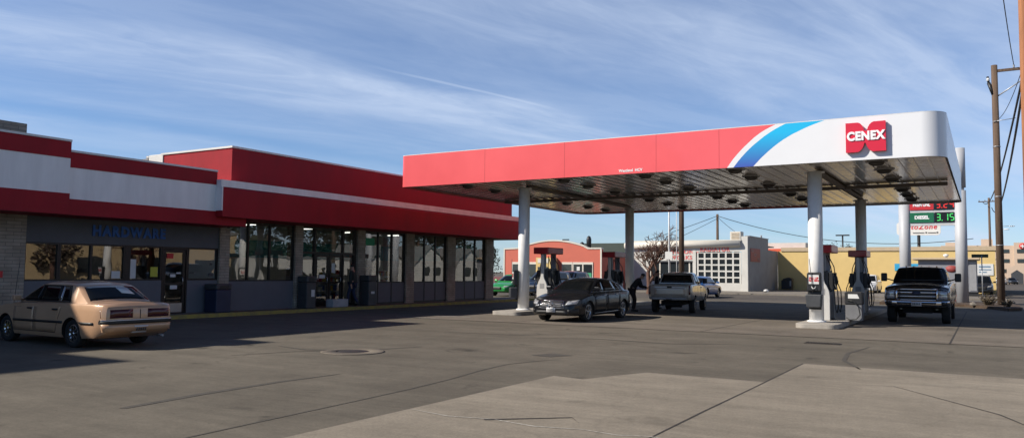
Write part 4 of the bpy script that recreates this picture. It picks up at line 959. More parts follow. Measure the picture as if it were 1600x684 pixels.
# hospital-like block far down the street
hb = thing('beige_hospital', 'distant beige four-storey block with window bands and a round red cross sign', 'building')
M['beige'] = mat('beige_concrete', (0.52, 0.40, 0.30), 0.85, var=0.05)
mb = MB(); mb.box(1.5, 40, 232, 260, 0, 9.4); mb.box(6.2, 40, 231, 231.98, 0, 10.1); mb.box(-9, -6, 240, 250, 0, 10.6); mb.box(-10, 2.0, 238, 239.9, 0, 9.7); mb.box(-0.8, 1.8, 240, 246, 0, 11.4); mb.obj('wall', M['beige'], hb)
for zc in (3.1, 5.6, 8.0):
    for k in range(8):
        x = 2.6+k*4.2
        mb = MB(); mb.box(x, x+2.6, 230.86 if x+2.6 > 6.2 else 231.9, 231.98, zc-0.45, zc+0.45)
        if not (x < 6.2 < x+2.6): mb.obj('window_band', M['winglass'], hb)
        else: mb.bm.free()
mb = MB(); mb.lathe([(0.0, -0.1), (0.75, -0.1), (0.75, 0.1), (0, 0.1)], (8.0, 230.8, 9.2), 'y', 20); rc = mb.obj('round_sign', mat('cross_red', (0.55, 0.03, 0.03), 0.5), hb)
mb = MB(); mb.box(7.88, 8.12, 230.62, 230.69, 8.75, 9.65); mb.box(7.55, 7.879, 230.62, 230.69, 9.08, 9.32); mb.box(8.121, 8.45, 230.62, 230.69, 9.08, 9.32); mb.obj('cross', M['paper'], rc)
mb = MB(); mb.prism([(4.5, 0), (4.5, 3.6), (6.4, 4.6), (8.3, 3.6), (8.3, 0)], 222, 229, plane='xz'); mb.obj('porch', M['beige'], hb)
mb = MB(); mb.prism([(5.2, 0), (5.2, 2.4), (6.4, 3.3), (7.6, 2.4), (7.6, 0)], 221.9, 221.99, plane='xz'); mb.obj('porch_opening', M['dgrey'], hb)

# buildings across the right-hand street (seen mirrored in the shop glass)
tbn = thing('tan_building', 'low sunlit tan warehouse across the right-hand street', 'building')
mb = MB(); mb.box(22, 34, 22, 57, 0, 5.2); mb.obj('wall', mat('tan_stucco', (0.46, 0.34, 0.19), 0.85, var=0.08), tbn)
mb = MB(); mb.box(21.9, 34.1, 21.9, 57.1, 5.203, 5.4); mb.obj('roof', M['roof'], tbn)
lw = thing('low_white_building', 'low flat-roofed white building across the right-hand street', 'building')
mb = MB(); mb.box(24, 33, 58.5, 78.5, 0, 2.95); mb.obj('wall', M['white_stucco'], lw)
mb = MB(); mb.box(23.9, 33.1, 58.4, 78.6, 2.953, 3.15); mb.obj('roof', M['roof'], lw)
for i, (y, w_, h_) in enumerate(((80.5, 8, 2.4), (90, 9, 2.2), (101, 8, 2.5), (111, 9, 2.4))):
    hs = thing('gabled_house', ['white gabled house next to the tan warehouse', 'wide white gabled house, second along the street', 'tall white gabled house, third along the street', 'last white gabled house along the street'][i], 'house', (24, y, 0), group='white gabled houses across the right-hand street')
    mb = MB(); mb.box(0, 9, 0, w_, 0, h_); mb.prism([(0.0, h_), (w_, h_), (w_/2, h_+w_*0.32)], 0.0, 9, plane='yz'); mb.obj('wall', M['white_stucco'], hs)
    mb = MB(); mb.prism([(-0.4, h_-0.1), (w_/2, h_+w_*0.33), (w_+0.4, h_-0.1), (w_+0.4, h_+0.05), (w_/2, h_+w_*0.33+0.18), (-0.4, h_+0.05)], -0.3, 9.2, plane='yz'); mb.obj('roof', M['roof'], hs)
    mb = MB(); mb.box(-0.05, -0.005, w_*0.3, w_*0.45, 0.9, 2.2); mb.box(-0.05, -0.005, w_*0.6, w_*0.75, 0.9, 2.2); mb.obj('window', M['winglass'], hs)

for k in range(3):
    mb = MB(); mb.box(21.93, 21.99, 40+k*6.0, 42.4+k*6.0, 0.0 if k == 1 else 1.0, 2.6); mb.obj('window', M['winglass'], tbn)
# bin by the yellow wall
bn = thing('waste_bin', 'black lidded waste bin standing against the yellow wall corner', 'bin', (-16.75, 80.6, 0.11))
mb = MB(); mb.box(-0.5, 0.5, -0.4, 0.4, 0.08, 0.95); mb.bevel(0.05, 2); mb.obj('bin_body', M['black'], bn)
mb = MB(); mb.prism([(-0.42, 0.96), (0.55, 0.96), (0.5, 1.15), (0.2, 1.25), (-0.3, 1.12)], -0.42, 0.42, plane='xz'); mb.bevel(0.03, 2); mb.obj('lid', M['black'], bn)
mb = MB(); mb.box(0.30, 0.44, -0.42, -0.405, 0.4, 0.9); mb.obj('sticker', M['mgrey'], bn)
rk = MB(); bmesh.ops.create_icosphere(rk.bm, subdivisions=2, radius=0.22)
for v in rk.bm.verts: v.co *= random.uniform(0.75, 1.2); v.co.z *= 0.7
tag(rk.obj('litter_bag', M['paper'], None, (-16.0, 68.6, 0.22)), 'small crumpled white bag lying on the far sidewalk', 'bag')

# ================================================================== TREES
M['bark'] = mat('pale_bark', (0.12, 0.062, 0.042), 0.9, var=0.3, scale=4)
M['leafdark'] = mat('dark_foliage', (0.025, 0.035, 0.018), 0.8, var=0.4, scale=1.2)
M['leafbrown'] = mat('bare_twigs', (0.085, 0.060, 0.045), 0.9, var=0.3)
def bare_tree(x, y, h, lab, seed, spread=0.55, r0=0.16, depth=6, m=None):
    rnd = random.Random(seed); t = thing('bare_tree', lab, 'tree', (x, y, 0)); tm = MB(); cm = MB()
    def rv(s): return Vector((rnd.uniform(-s, s), rnd.uniform(-s, s), rnd.uniform(-s, s)))
    def branch(p, d, L_, r, k):
        n = 4; pts = [p]
        for i in range(n): d = (d+rv(0.16)+Vector((0, 0, 0.05))).normalized(); p = p+d*L_/n; pts.append(p)
        (tm if k == 0 else cm).tube(pts, [r*(1-0.35*i/n) for i in range(n+1)], 7 if k < 2 else 4, cap=False)
        if k < depth:
            for j in range(3 if k < 3 else rnd.choice((2, 3, 3) if k < 5 else (2, 2, 3))):
                a = rnd.uniform(0, 2*PI); o = d.orthogonal().normalized(); o = Matrix.Rotation(a, 3, d) @ o
                nd = (d*0.9+o*rnd.uniform(0.4, 0.95)*spread*1.5).normalized()
                q = pts[rnd.choice((2, 3, 4, 4))]
                branch(q, nd, L_*rnd.uniform(0.62, 0.82), max(0.016, r*0.60), k+1)
    branch(Vector((0, 0, 0)), Vector((0.1, 0, 1)), h*0.24, r0, 0)
    tm.obj('trunk', m or M['bark'], t); cm.obj('crown', m or M['bark'], t); return t
bare_tree(-22.6, 58.5, 7.3, 'bare leafless tree with many fine twigs behind the left rear canopy post', 12, spread=0.72, r0=0.22, depth=7)
def leafy(x, y, h, r, lab, m, seed, name='tree', n=1400, ls=0.28):
    rnd = random.Random(seed); t = thing(name, lab, 'tree', (x, y, 0))
    mb = MB(); mb.tube([(0, 0, 0), (0.1, 0, h*0.45), (0, 0, h*0.8)], [0.22, 0.16, 0.05], 8)
    for k in range(7):
        a = rnd.uniform(0, 2*PI); mb.tube([(0, 0, h*0.35), (math.cos(a)*r*0.6, math.sin(a)*r*0.6, h*rnd.uniform(0.55, 0.85))], [0.08, 0.02], 5, cap=False)
    mb.obj('trunk', M['bark'], t)
    cl = [(Vector((rnd.uniform(-r, r)*0.75, rnd.uniform(-r, r)*0.75, h*rnd.uniform(0.35, 0.9))), r*rnd.uniform(0.25, 0.5)) for _ in range(16)]
    cm = MB()
    for i in range(n):
        c, rr = rnd.choice(cl); v = Vector((rnd.gauss(0, 1), rnd.gauss(0, 1), rnd.gauss(0, 0.8))).normalized()*rr*rnd.uniform(0.5, 1.05); p = c+v
        u = Vector((rnd.uniform(-1, 1), rnd.uniform(-1, 1), rnd.uniform(-1, 1))).normalized()*ls*rnd.uniform(0.5, 1); w_ = u.cross(Vector((rnd.uniform(-1, 1), 0.3, 1))).normalized()*ls*0.6
        cm.face([p-u*0.5, p+w_*0.5, p+u*0.5, p-w_*0.5])
    cm.obj('crown', m, t); return t
leafy(-48.2, 74, 4.7, 1.7, 'dark evergreen tree seen between the shop end and the salmon building', M['leafdark'], 3)
leafy(-52, 80, 4.9, 1.8, 'second dark evergreen tree just left of the first, near the shop end', M['leafdark'], 4)
leafy(-19.5, 118, 6.6, 2.6, 'brownish tree showing above the yellow building left of the post', M['leafbrown'], 5, n=900)
leafy(-17.0, 118, 6.0, 2.0, 'smaller brownish tree above the yellow building beside the post', M['leafbrown'], 6, n=700)
leafy(-3.6, 160, 7.4, 1.8, 'dark tree tips above the yellow building between the sign pillars', M['leafdark'], 7, n=700)
leafy(0.1, 190, 8.4, 2.4, 'dark rounded tree above the yellow building right of the sign pillar', M['leafdark'], 8, n=700)
leafy(-62, 78, 4.6, 2.0, 'dark tree behind the shop roof end', M['leafdark'], 9)
leafy(20.5, 37.0, 5.2, 1.8, 'brownish tree before the tan warehouse, first along its wall', M['leafbrown'], 21, n=900, ls=0.4)
bare_tree(20.0, 44.5, 8.5, 'bare tree standing before the middle of the tan warehouse', 31, spread=0.7, r0=0.2, depth=7)
_rt = leafy(38, 60, 9.5, 4.2, 'tall dark tree in the row behind the houses across the right-hand street', M['leafdark'], 11, n=1800, ls=0.75); _rt['group'] = 'dark trees across the right-hand street'
for k in range(1, 11):
    q_ = copy_tree(_rt); q_.location = (38+(k % 2)*3, 60+k*6.2, 0); q_.rotation_euler[2] = k*1.3

# ================================================================== VEHICLES
def paint(name, col, metal=0.35, rough=0.28):
    return mat(name, col, rough, metal, var=0.06, scale=2.0, coat=0.7)
M['tyre'] = mat('tyre_rubber', (0.018, 0.017, 0.016), 0.85, var=0.2, scale=8)
M['rim'] = mat('alloy_rim', (0.45, 0.45, 0.46), 0.28, 0.9, var=0.08)
M['rimdark'] = mat('dark_alloy', (0.16, 0.16, 0.17), 0.3, 0.8, var=0.08)
M['carglass'] = mat('tinted_car_glass', (0.006, 0.007, 0.008), 0.04, var=0, spec=0.28)
M['trimblack'] = mat('black_trim', (0.014, 0.014, 0.014), 0.5, var=0.15)
M['chrome'] = mat('chrome', (0.62, 0.62, 0.63), 0.12, 1.0, var=0.05)
M['redlens'] = mat('red_lens', (0.060, 0.006, 0.005), 0.22, var=0.1, coat=0.3)
M['clearlens'] = mat('clear_lens', (0.42, 0.43, 0.44), 0.10, 0.3, var=0.25, scale=14, coat=0.8)
M['amber'] = mat('amber_lens', (0.5, 0.15, 0.02), 0.2, var=0.1)
M['plate'] = mat('plate_white', (0.55, 0.55, 0.56), 0.5, var=0.05)
M['liner'] = mat('wheel_arch_liner', (0.008, 0.008, 0.008), 0.95, var=0)
M['interior'] = mat('car_interior', (0.06, 0.05, 0.045), 0.8, var=0.2)

def smooth_sharp(me, ang=32):
    bm = bmesh.new(); bm.from_mesh(me)
    for f in bm.faces: f.smooth = True
    for e in bm.edges:
        if len(e.link_faces) == 2:
            e.smooth = e.calc_face_angle(0) < R(ang)
    bm.to_mesh(me); bm.free()

class Car:
    def __init__(s, name, label, cat, sp, group=None):
        s.sp = sp; s.t = thing(name, label, cat, (0, 0, 0), 0, group); s.paint = sp['paint']
        s.build()
    def build(s):
        sp = s.sp; L_, W_ = sp['L'], sp['W']; hl = L_/2
        st = sp['st']       # rows: x, z_centre, z_shoulder, z_bottom, halfwidth factor
        xs0 = [r[0] for r in st]
        f = [lambda x, i=i: float(np.interp(x, xs0, [r[i] for r in st])) for i in range(1, 5)]
        N_ = 56; xs = sorted(set([round(-hl+L_*i/N_, 4) for i in range(N_+1)]+[round(v, 4) for v in xs0]))
        er = sp.get('end_r', 0.45); ek = sp.get('end_k', 0.14)
        def ring(x, k=1.0, dz=0.0):
            zc, zs, zb, wf = (g(x) for g in f); w = W_/2*wf*k
            if abs(x) > hl-er:
                tt = (abs(x)-(hl-er))/er; w *= 1-ek*tt**2.4
            zb += dz; zs -= dz; zc -= dz
            h = zs-zb
            tum = sp.get('tumble', 0.055)
            half = [(0, zb), (0.78*w, zb), (0.93*w, zb+0.02), (0.975*w, zb+0.12*h), (w*0.995, zb+0.34*h), (w, zb+0.52*h), (w*(1-tum*0.35), zb+0.78*h), (w*(1-tum*0.8), zs-0.05*h), (w*(1-tum*1.3), zs-0.008), (w*(1-tum*2.0), zs+0.004),
                    (w*0.72, zs+(zc-zs)*0.55), (w*0.36, zs+(zc-zs)*0.9), (0, zc)]
            full = [(y, z) for y, z in half]+[(-y, z) for y, z in half[-2:0:-1]]
            return [(x, y, z) for y, z in full]
        bm = bmesh.new(); rings = []
        rows = [(-hl-0.0, 0.93, 0.05)]+[(x, 1, 0) for x in xs]+[(hl+0.0, 0.93, 0.05)]
        rr = []
        for i, (x, k, dz) in enumerate(rows):
            pts = ring(x, k, dz)
            if i == 0: pts = [(p[0]-0.035, p[1], p[2]) for p in pts]
            if i == len(rows)-1: pts = [(p[0]+0.035, p[1], p[2]) for p in pts]
            rr.append([bm.verts.new(p) for p in pts])
        n = len(rr[0])
        for a, b in zip(rr, rr[1:]):
            for k in range(n): bm.faces.new((a[k], a[(k+1) % n], b[(k+1) % n], b[k]))
        bm.faces.new(rr[0][::-1]); bm.faces.new(rr[-1])
        bmesh.ops.recalc_face_normals(bm, faces=bm.faces)
        me = bpy.data.meshes.new('body'); bm.to_mesh(me); bm.free()
        me.materials.append(s.paint); me.materials.append(M['liner'])
        body = bpy.data.objects.new('body', me); COL.objects.link(body)
        # greenhouse
        gh = sp['gh']; gx = [p[0] for p in gh]; gz = [p[1] for p in gh]
        zr = max(gz); wb, wr = sp['wb'], sp['wr']
        zbelt = lambda x: f[1](x)-0.03
        X = sorted(set([round(gx[0]+(gx[-1]-gx[0])*i/30, 4) for i in range(31)]+[round(v, 4) for v in gx]))
        bm = bmesh.new(); rr = []
        gt = sp.get('gh_end', 0.06)
        for x in X:
            zt = float(np.interp(x, gx, gz)); zb = min(zbelt(x), zt-0.02)
            def wt(z): return wb+(wr-wb)*max(0, min(1, (z-zbelt(x))/(zr-zbelt(x))))
            e = 1.0
            dd = min(x-gx[0], gx[-1]-x)
            if dd < 0.5: e = 1-gt*(1-dd/0.5)**2
            half = [(wb*e, zb), (wt(zt-0.05)*e, max(zb+0.005, zt-0.05)), (wt(zt)*e*0.975, max(zb+0.008, zt-0.018)), (wt(zt)*e*0.88, zt), (wt(zt)*e*0.5, zt+0.022), (0, zt+0.03)]
            rr.append([bm.verts.new((x, y, z)) for y, z in half]+[bm.verts.new((x, -y, z)) for y, z in half[-2::-1]])
        for a, b in zip(rr, rr[1:]):
            for k in range(len(a)-1): bm.faces.new((a[k], a[k+1], b[k+1], b[k]))
            bm.faces.new((a[-1], a[0], b[0], b[-1]))
        bm.faces.new(rr[0]); bm.faces.new(rr[-1][::-1]); bmesh.ops.recalc_face_normals(bm, faces=bm.faces)
        me2 = bpy.data.meshes.new('gh'); bm.to_mesh(me2); bm.free()
        gho = bpy.data.objects.new('gh', me2); COL.objects.link(gho); me2.materials.append(s.paint)
        # wheel arches (and truck bed) cut out of the lower body
        cuts = MB(); rw = sp['r']+sp.get('arch', 0.05)
        for xw in (sp['xr'], sp['xf']):
            for sy in (-1, 1):
                y0, y1 = sorted((sy*(W_/2-0.30), sy*(W_/2+0.2)))
                poly = [(xw+rw*math.cos(2*PI*k/28), sp['r']+rw*math.sin(2*PI*k/28)) for k in range(28)]
                cuts.prism(poly, y0, y1, 1, plane='xz')
        if 'bed' in sp:
            x0, x1, z0, yw = sp['bed']; cuts.box(x0, x1, -yw, yw, z0, 3, 1)
        cm = bpy.data.meshes.new('cut'); bmesh.ops.recalc_face_normals(cuts.bm, faces=cuts.bm.faces); cuts.bm.to_mesh(cm); cuts.bm.free(); cm.materials.append(s.paint); cm.materials.append(M['liner'])
        co = bpy.data.objects.new('cut', cm); COL.objects.link(co)
        md = body.modifiers.new('b', 'BOOLEAN'); md.object = co; md.operation = 'DIFFERENCE'; md.solver = 'EXACT'
        dg = bpy.context.evaluated_depsgraph_get(); dg.update()
        nm = bpy.data.meshes.new_from_object(body.evaluated_get(dg))
        body.modifiers.clear(); bpy.data.objects.remove(co)
        bm = bmesh.new(); bm.from_mesh(nm); bm.from_mesh(me2)
        bpy.data.objects.remove(gho)
        bm.to_mesh(nm); s.bvh = BVHTree.FromBMesh(bm); bm.free()
        smooth_sharp(nm, 30); body.data = nm; body.parent = s.t; s.body = body
        # wheels
        for xw in (sp['xr'], sp['xf']):
            for sy in (-1, 1): s.wheel(xw, sy)
    def wheel(s, xw, sy):
        sp = s.sp; r = sp['r']; w = sp.get('tw', 0.2); rr = sp.get('rim_r', r*0.66)
        yo = sy*(sp['W']/2-0.02-w/2-sp.get('inset', 0.03))
        mb = MB(); mb.lathe([(rr*0.96, 0.0), (rr*0.96, -w/2+0.02), (rr*1.02, -w/2), (r*0.95, -w/2+0.003), (r, -w/2+0.035), (r, w/2-0.035), (r*0.95, w/2-0.003), (rr*1.02, w/2), (rr*0.96, w/2-0.02), (rr*0.96, 0.0)], (0, 0, 0), 'y', 32, cap=False)
        o = mb.obj('wheel', M['tyre'], s.t, (xw, yo, r))
        mb = MB(); fy = sy*(w/2-0.012); dy = sy*0.05
        mb.lathe([(rr*0.86, fy), (rr*0.99, fy+sy*0.006), (rr*1.0, fy-sy*0.02), (rr*0.86, fy-dy)], (0, 0, 0), 'y', 28, cap=False)
        mb.lathe([(0.0, fy-dy*0.9), (rr*0.93, fy-dy*1.3)], (0, 0, 0), 'y', 28, mi=1, cap=False)
        ns = sp.get('spokes', 5)
        for k in range(ns):
            a = 2*PI*k/ns; ca, sa = math.cos(a), math.sin(a); wd = rr*sp.get('spoke_w', 0.13)
            p = [(-wd*0.6, 0.0), (wd*0.6, 0.0), (wd, rr*0.9), (-wd, rr*0.9)]
            q = [(u*ca-v*sa, u*sa+v*ca) for u, v in p]
            f1 = [(u, fy-dy*0.1, v) for u, v in q]; f0 = [(u, fy-dy*0.8, v) for u, v in q]
            vs1 = [mb.bm.verts.new(p_) for p_ in f1]; vs0 = [mb.bm.verts.new(p_) for p_ in f0]
            fs = [mb.bm.faces.new(vs1)]+[mb.bm.faces.new((vs0[i], vs0[(i+1) % 4], vs1[(i+1) % 4], vs1[i])) for i in range(4)]
            bmesh.ops.recalc_face_normals(mb.bm, faces=fs)
        mb.lathe([(0.0, fy+sy*0.004), (rr*0.2, fy), (rr*0.24, fy-dy)], (0, 0, 0), 'y', 16)
        mb.obj('rim', [sp.get('rim', M['rim']), M['liner'] if sp.get('hub') is None else sp['hub']], o)
    # --- surface patches found by casting rays on the body
    def patch(s, name, m, side, quad, off=0.006, n=6, k=4, parent=None, skirt=0.03, flat=False):
        """side: 'l','r','front','rear','top'; quad: four 2-D corners ((x,z) on sides, (y,z) on ends, (x,y) on top)"""
        D = {'l': Vector((0, -1, 0)), 'r': Vector((0, 1, 0)), 'front': Vector((-1, 0, 0)), 'rear': Vector((1, 0, 0)), 'top': Vector((0, 0, -1))}[side]
        bm = bmesh.new(); g = []; g2 = []
        for i in range(n+1):
            row = []; row2 = []
            for j in range(k+1):
                u, v = i/n, j/k
                a = [(1-u)*(1-v)*quad[0][c]+u*(1-v)*quad[1][c]+u*v*quad[2][c]+(1-u)*v*quad[3][c] for c in (0, 1)]
                if side in 'lr': o = Vector((a[0], 0, a[1]))
                elif side in ('front', 'rear'): o = Vector((0, a[0], a[1]))
                else: o = Vector((a[0], a[1], 0))
                hit = s.bvh.ray_cast(o-D*5, D)
                p = hit[0]
                if p is None or (p-o).dot(D) > 5:
                    q = s.bvh.find_nearest(o-D*2.2)[0]; p = o.copy()
                    ax = [abs(c) for c in D].index(1); p[ax] = q[ax]
                row.append(bm.verts.new(p-D*off)); row2.append(bm.verts.new(p+D*skirt))
            g.append(row); g2.append(row2)
        for i in range(n):
            for j in range(k): bm.faces.new((g[i][j], g[i+1][j], g[i+1][j+1], g[i][j+1])).smooth = True
        for (A, B) in ((g, g2),):
            for i in range(n):
                bm.faces.new((A[i][0], A[i+1][0], B[i+1][0], B[i][0])); bm.faces.new((A[i][k], A[i+1][k], B[i+1][k], B[i][k]))
            for j in range(k):
                bm.faces.new((A[0][j], A[0][j+1], B[0][j+1], B[0][j])); bm.faces.new((A[n][j], A[n][j+1], B[n][j+1], B[n][j]))
        used = {v for f_ in bm.faces for v in f_.verts}
        for v in [v for v in bm.verts if v not in used]: bm.verts.remove(v)
        bmesh.ops.recalc_face_normals(bm, faces=bm.faces)
        c = Vector((0, 0, 0))
        me = bpy.data.meshes.new(name); bm.to_mesh(me); bm.free()
        # make sure the visible sheet faces outwards
        me.update()
        if me.polygons[0].normal.dot(-D) < 0: me.flip_normals()
        me.materials.append(m)
        o = bpy.data.objects.new(name, me); COL.objects.link(o); o.parent = parent or s.t
        return o
    def both(s, name, m, quad, **k):
        return [s.patch(name, m, sd, quad, **k) for sd in ('l', 'r')]
    def ends(s, name, m, side, quad, **k):
        return [s.patch(name, m, side, quad, **k), s.patch(name, m, side, [(-y, z) for y, z in quad], **k)]
    def door(s, quad, handle=None, hm=None):
        (a, b, c, d) = quad; e = 0.012
        for sd in ('l', 'r'):
            cx = sum(p[0] for p in quad)/4; cz = sum(p[1] for p in quad)/4
            big = [(p[0]+(e if p[0] > cx else -e), p[1]+(e if p[1] > cz else -e)) for p in quad]
            s.patch('door_gap', M['trimblack'], sd, big, off=0.0015, n=8, k=6)
            dd = s.patch('door', s.paint, sd, quad, off=0.005, n=8, k=6)
            if handle:
                x, z = handle
                s.patch('door_handle', hm or s.paint, sd, [(x-0.09, z-0.018), (x+0.09, z-0.018), (x+0.09, z+0.018), (x-0.09, z+0.018)], off=0.03, n=3, k=1, parent=dd)
    def mirror(s, x, z, m=None, size=(0.10, 0.20, 0.13), out=0.10):
        for sy in (-1, 1):
            hit = s.bvh.ray_cast(Vector((x, sy*5, z)), Vector((0, -sy, 0)))[0]; y = hit.y if hit else sy*0.8
            mb = MB(); l_, w_, h_ = size; yc = y+sy*(out+w_/2)
            mb.box(x-l_/2, x+l_/2, yc-w_/2, yc+w_/2, z, z+h_); mb.bevel(min(size)*0.25, 2)
            mb.tube([(x, y-sy*0.03, z+0.02), (x, yc, z+h_*0.4)], 0.022, 6)
            mb.obj('mirror', m or s.paint, s.t)
    def plate(s, side, y, z, off=0.02, w_=0.31, h_=0.155):
        p = s.patch('license_plate', M['plate'], side, [(y-w_/2, z-h_/2), (y+w_/2, z-h_/2), (y+w_/2, z+h_/2), (y-w_/2, z+h_/2)], off=off, n=1, k=1)
        for i in range(5):
            a = y-w_*0.36+i*w_*0.155
            s.patch('plate_mark', M['dgrey'], side, [(a, z-h_*0.2), (a+w_*0.09, z-h_*0.2), (a+w_*0.09, z+h_*0.2), (a, z+h_*0.2)], off=off+0.002, n=1, k=1, parent=p, skirt=-off+0.001)
    def place(s, x, y, rz):
        s.t.location = (x, y, 0); s.t.rotation_euler[2] = rz; return s.t

# ---------------- tan sedan
tan = paint('tan_copper_paint', (0.50, 0.30, 0.175), 0.1, 0.38)
sp = dict(paint=tan, L=4.55, W=1.68, r=0.295, tw=0.18, xr=-1.22, xf=1.36, end_r=0.35, end_k=0.10, tumble=0.035, arch=0.045,
          st=[(-2.28, 0.88, 0.86, 0.36, 0.97), (-2.2, 0.94, 0.905, 0.30, 0.98), (-1.95, 0.955, 0.915, 0.21, 0.99), (-1.55, 0.965, 0.915, 0.19, 1.0), (-0.6, 0.93, 0.905, 0.18, 1.0), (0.7, 0.90, 0.885, 0.18, 1.0), (1.0, 0.93, 0.875, 0.18, 1.0),
              (1.5, 0.86, 0.82, 0.19, 0.99), (2.1, 0.76, 0.72, 0.24, 0.97), (2.275, 0.66, 0.64, 0.32, 0.95)],
          gh=[(-1.66, 0.94), (-1.12, 1.275), (-0.98, 1.315), (-0.4, 1.345), (0.1, 1.335), (0.28, 1.30), (1.08, 0.90)], wb=0.765, wr=0.60, rim=M['chrome'], hub=mat('hubcap_grey', (0.16, 0.16, 0.16), 0.4, 0.6), spokes=9, spoke_w=0.12, rim_r=0.19)
c = Car('parked_car', 'old tan copper sedan parked before the hardware windows, rear corner in the sun', 'car', sp)
c.both('window', M['carglass'], [(0.24, 0.945), (0.90, 0.935), (0.30, 1.245), (0.20, 1.26)], off=0.005)
c.both('window', M['carglass'], [(-0.60, 0.955), (0.19, 0.945), (0.16, 1.265), (-0.58, 1.265)], off=0.005)
c.both('window', M['carglass'], [(-0.97, 0.96), (-0.65, 0.956), (-0.63, 1.26), (-0.82, 1.255)], off=0.005)
for sd in 'lr':
    for q in ([(-1.02, 0.93), (0.95, 0.915), (0.95, 0.94), (-1.02, 0.955)], [(-0.86, 1.268), (0.22, 1.27), (0.24, 1.285), (-0.88, 1.283)], [(-1.03, 0.95), (-0.99, 0.95), (-0.84, 1.27), (-0.88, 1.27)], [(0.19, 0.94), (0.24, 0.94), (0.20, 1.27), (0.16, 1.27)]):
        c.patch('window_trim', M['trimblack'], sd, q, off=0.009, n=6, k=1)
    c.patch('window_divider', M['chrome'], sd, [(-0.655, 0.957), (-0.60, 0.957), (-0.585, 1.262), (-0.63, 1.262)], off=0.011, n=1, k=3)
c.patch('windshield', M['carglass'], 'top', [(0.36, -0.56), (1.02, -0.66), (1.02, 0.66), (0.36, 0.56)], off=0.006, n=6, k=10)
rw = c.patch('rear_window', M['carglass'], 'top', [(-1.60, -0.66), (-1.17, -0.55), (-1.17, 0.55), (-1.60, 0.66)], off=0.006, n=6, k=10)
c.patch('window_paper', M['paper'], 'top', [(-1.45, -0.42), (-1.24, -0.36), (-1.22, -0.10), (-1.42, -0.14)], off=0.010, n=2, k=2, parent=rw)
c.door([(0.22, 0.30), (1.0, 0.30), (1.0, 0.885), (0.22, 0.895)], (0.36, 0.78), M['trimblack'])
c.door([(-0.62, 0.30), (0.18, 0.30), (0.18, 0.895), (-0.85, 0.905)], (-0.62, 0.78), M['trimblack'])
c.both('side_moulding', M['trimblack'], [(-2.0, 0.50), (2.1, 0.48), (2.1, 0.53), (-2.0, 0.55)], off=0.014, n=30, k=1)
c.ends('tail_light', M['redlens'], 'rear', [(0.17, 0.64), (0.785, 0.64), (0.785, 0.81), (0.17, 0.82)], off=0.008, n=5, k=2)
c.patch('trunk_seam', M['trimblack'], 'rear', [(-0.008, 0.62), (0.008, 0.62), (0.008, 0.86), (-0.008, 0.86)], off=0.003, n=1, k=4)
c.patch('rear_bumper', M['trimblack'], 'rear', [(-0.80, 0.525), (0.80, 0.525), (0.80, 0.585), (-0.80, 0.585)], off=0.07, n=14, k=2, skirt=0.08)
c.patch('bumper_trim', M['chrome'], 'rear', [(-0.80, 0.586), (0.80, 0.586), (0.80, 0.606), (-0.80, 0.606)], off=0.072, n=14, k=1, skirt=-0.02)
c.patch('rear_valance', tan, 'rear', [(-0.76, 0.36), (0.76, 0.36), (0.79, 0.52), (-0.79, 0.52)], off=0.05, n=14, k=2, skirt=0.08)
c.plate('rear', 0.0, 0.40, off=0.065)
c.patch('front_bumper', M['trimblack'], 'front', [(-0.78, 0.42), (0.78, 0.42), (0.78, 0.54), (-0.78, 0.54)], off=0.07, n=14, k=2, skirt=0.08)
c.ends('headlight', M['clearlens'], 'front', [(0.42, 0.56), (0.74, 0.56), (0.74, 0.67), (0.42, 0.67)], off=0.01, n=3, k=2)
c.patch('grille', M['trimblack'], 'front', [(-0.38, 0.56), (0.38, 0.56), (0.38, 0.66), (-0.38, 0.66)], off=0.008, n=4, k=2)
c.mirror(0.86, 0.93, None, (0.09, 0.17, 0.12), 0.05)
mb = MB(); mb.tube([(1.25, 0.72, 0.84), (1.0, 0.76, 1.8)], 0.006, 5); mb.obj('antenna', M['black'], c.t)
mb = MB(); mb.tube([(-2.2, -0.5, 0.25), (-2.38, -0.5, 0.24)], 0.025, 8); mb.obj('exhaust', M['mgrey'], c.t)
c.place(-17.05, 9.95, PI); c.t.scale = (0.975, 0.975, 0.975)

# ---------------- dark executive sedan facing the camera
gp = mat('dark_grey_metallic', (0.015, 0.016, 0.020), 0.22, 0.4, var=0.05, scale=2, coat=0.25, spec=0.3)
sp = dict(paint=gp, L=4.86, W=1.86, r=0.335, tw=0.235, xr=-1.43, xf=1.46, end_r=0.75, end_k=0.27, tumble=0.05, arch=0.035, gh_end=0.10,
          st=[(-2.43, 0.86, 0.82, 0.34, 0.97), (-2.38, 1.03, 0.95, 0.28, 0.99), (-2.0, 1.06, 0.98, 0.22, 1.0), (-1.4, 1.07, 0.98, 0.2, 1.0), (0.5, 0.98, 0.95, 0.18, 1.0), (1.0, 0.98, 0.93, 0.18, 1.0), (1.5, 0.92, 0.86, 0.19, 1.0),
              (2.0, 0.83, 0.76, 0.21, 0.99), (2.3, 0.74, 0.66, 0.22, 0.98), (2.45, 0.60, 0.54, 0.26, 0.97)],
          gh=[(-1.95, 1.05), (-1.4, 1.26), (-0.9, 1.38), (-0.4, 1.42), (0.0, 1.41), (0.30, 1.355), (1.15, 0.965)], wb=0.82, wr=0.60, rim=M['rim'], spokes=5, spoke_w=0.11, rim_r=0.245)
c = Car('parked_car', 'dark grey metallic luxury sedan facing the camera beside the left pump island', 'car', sp)
c.both('window', M['carglass'], [(0.10, 1.0), (0.92, 0.99), (0.27, 1.31), (0.08, 1.355)], off=0.005)
c.both('window', M['carglass'], [(-0.95, 1.02), (0.05, 1.0), (0.04, 1.365), (-0.78, 1.34)], off=0.005)
c.both('window', M['carglass'], [(-1.35, 1.03), (-1.0, 1.025), (-0.83, 1.33), (-1.15, 1.21)], off=0.005)
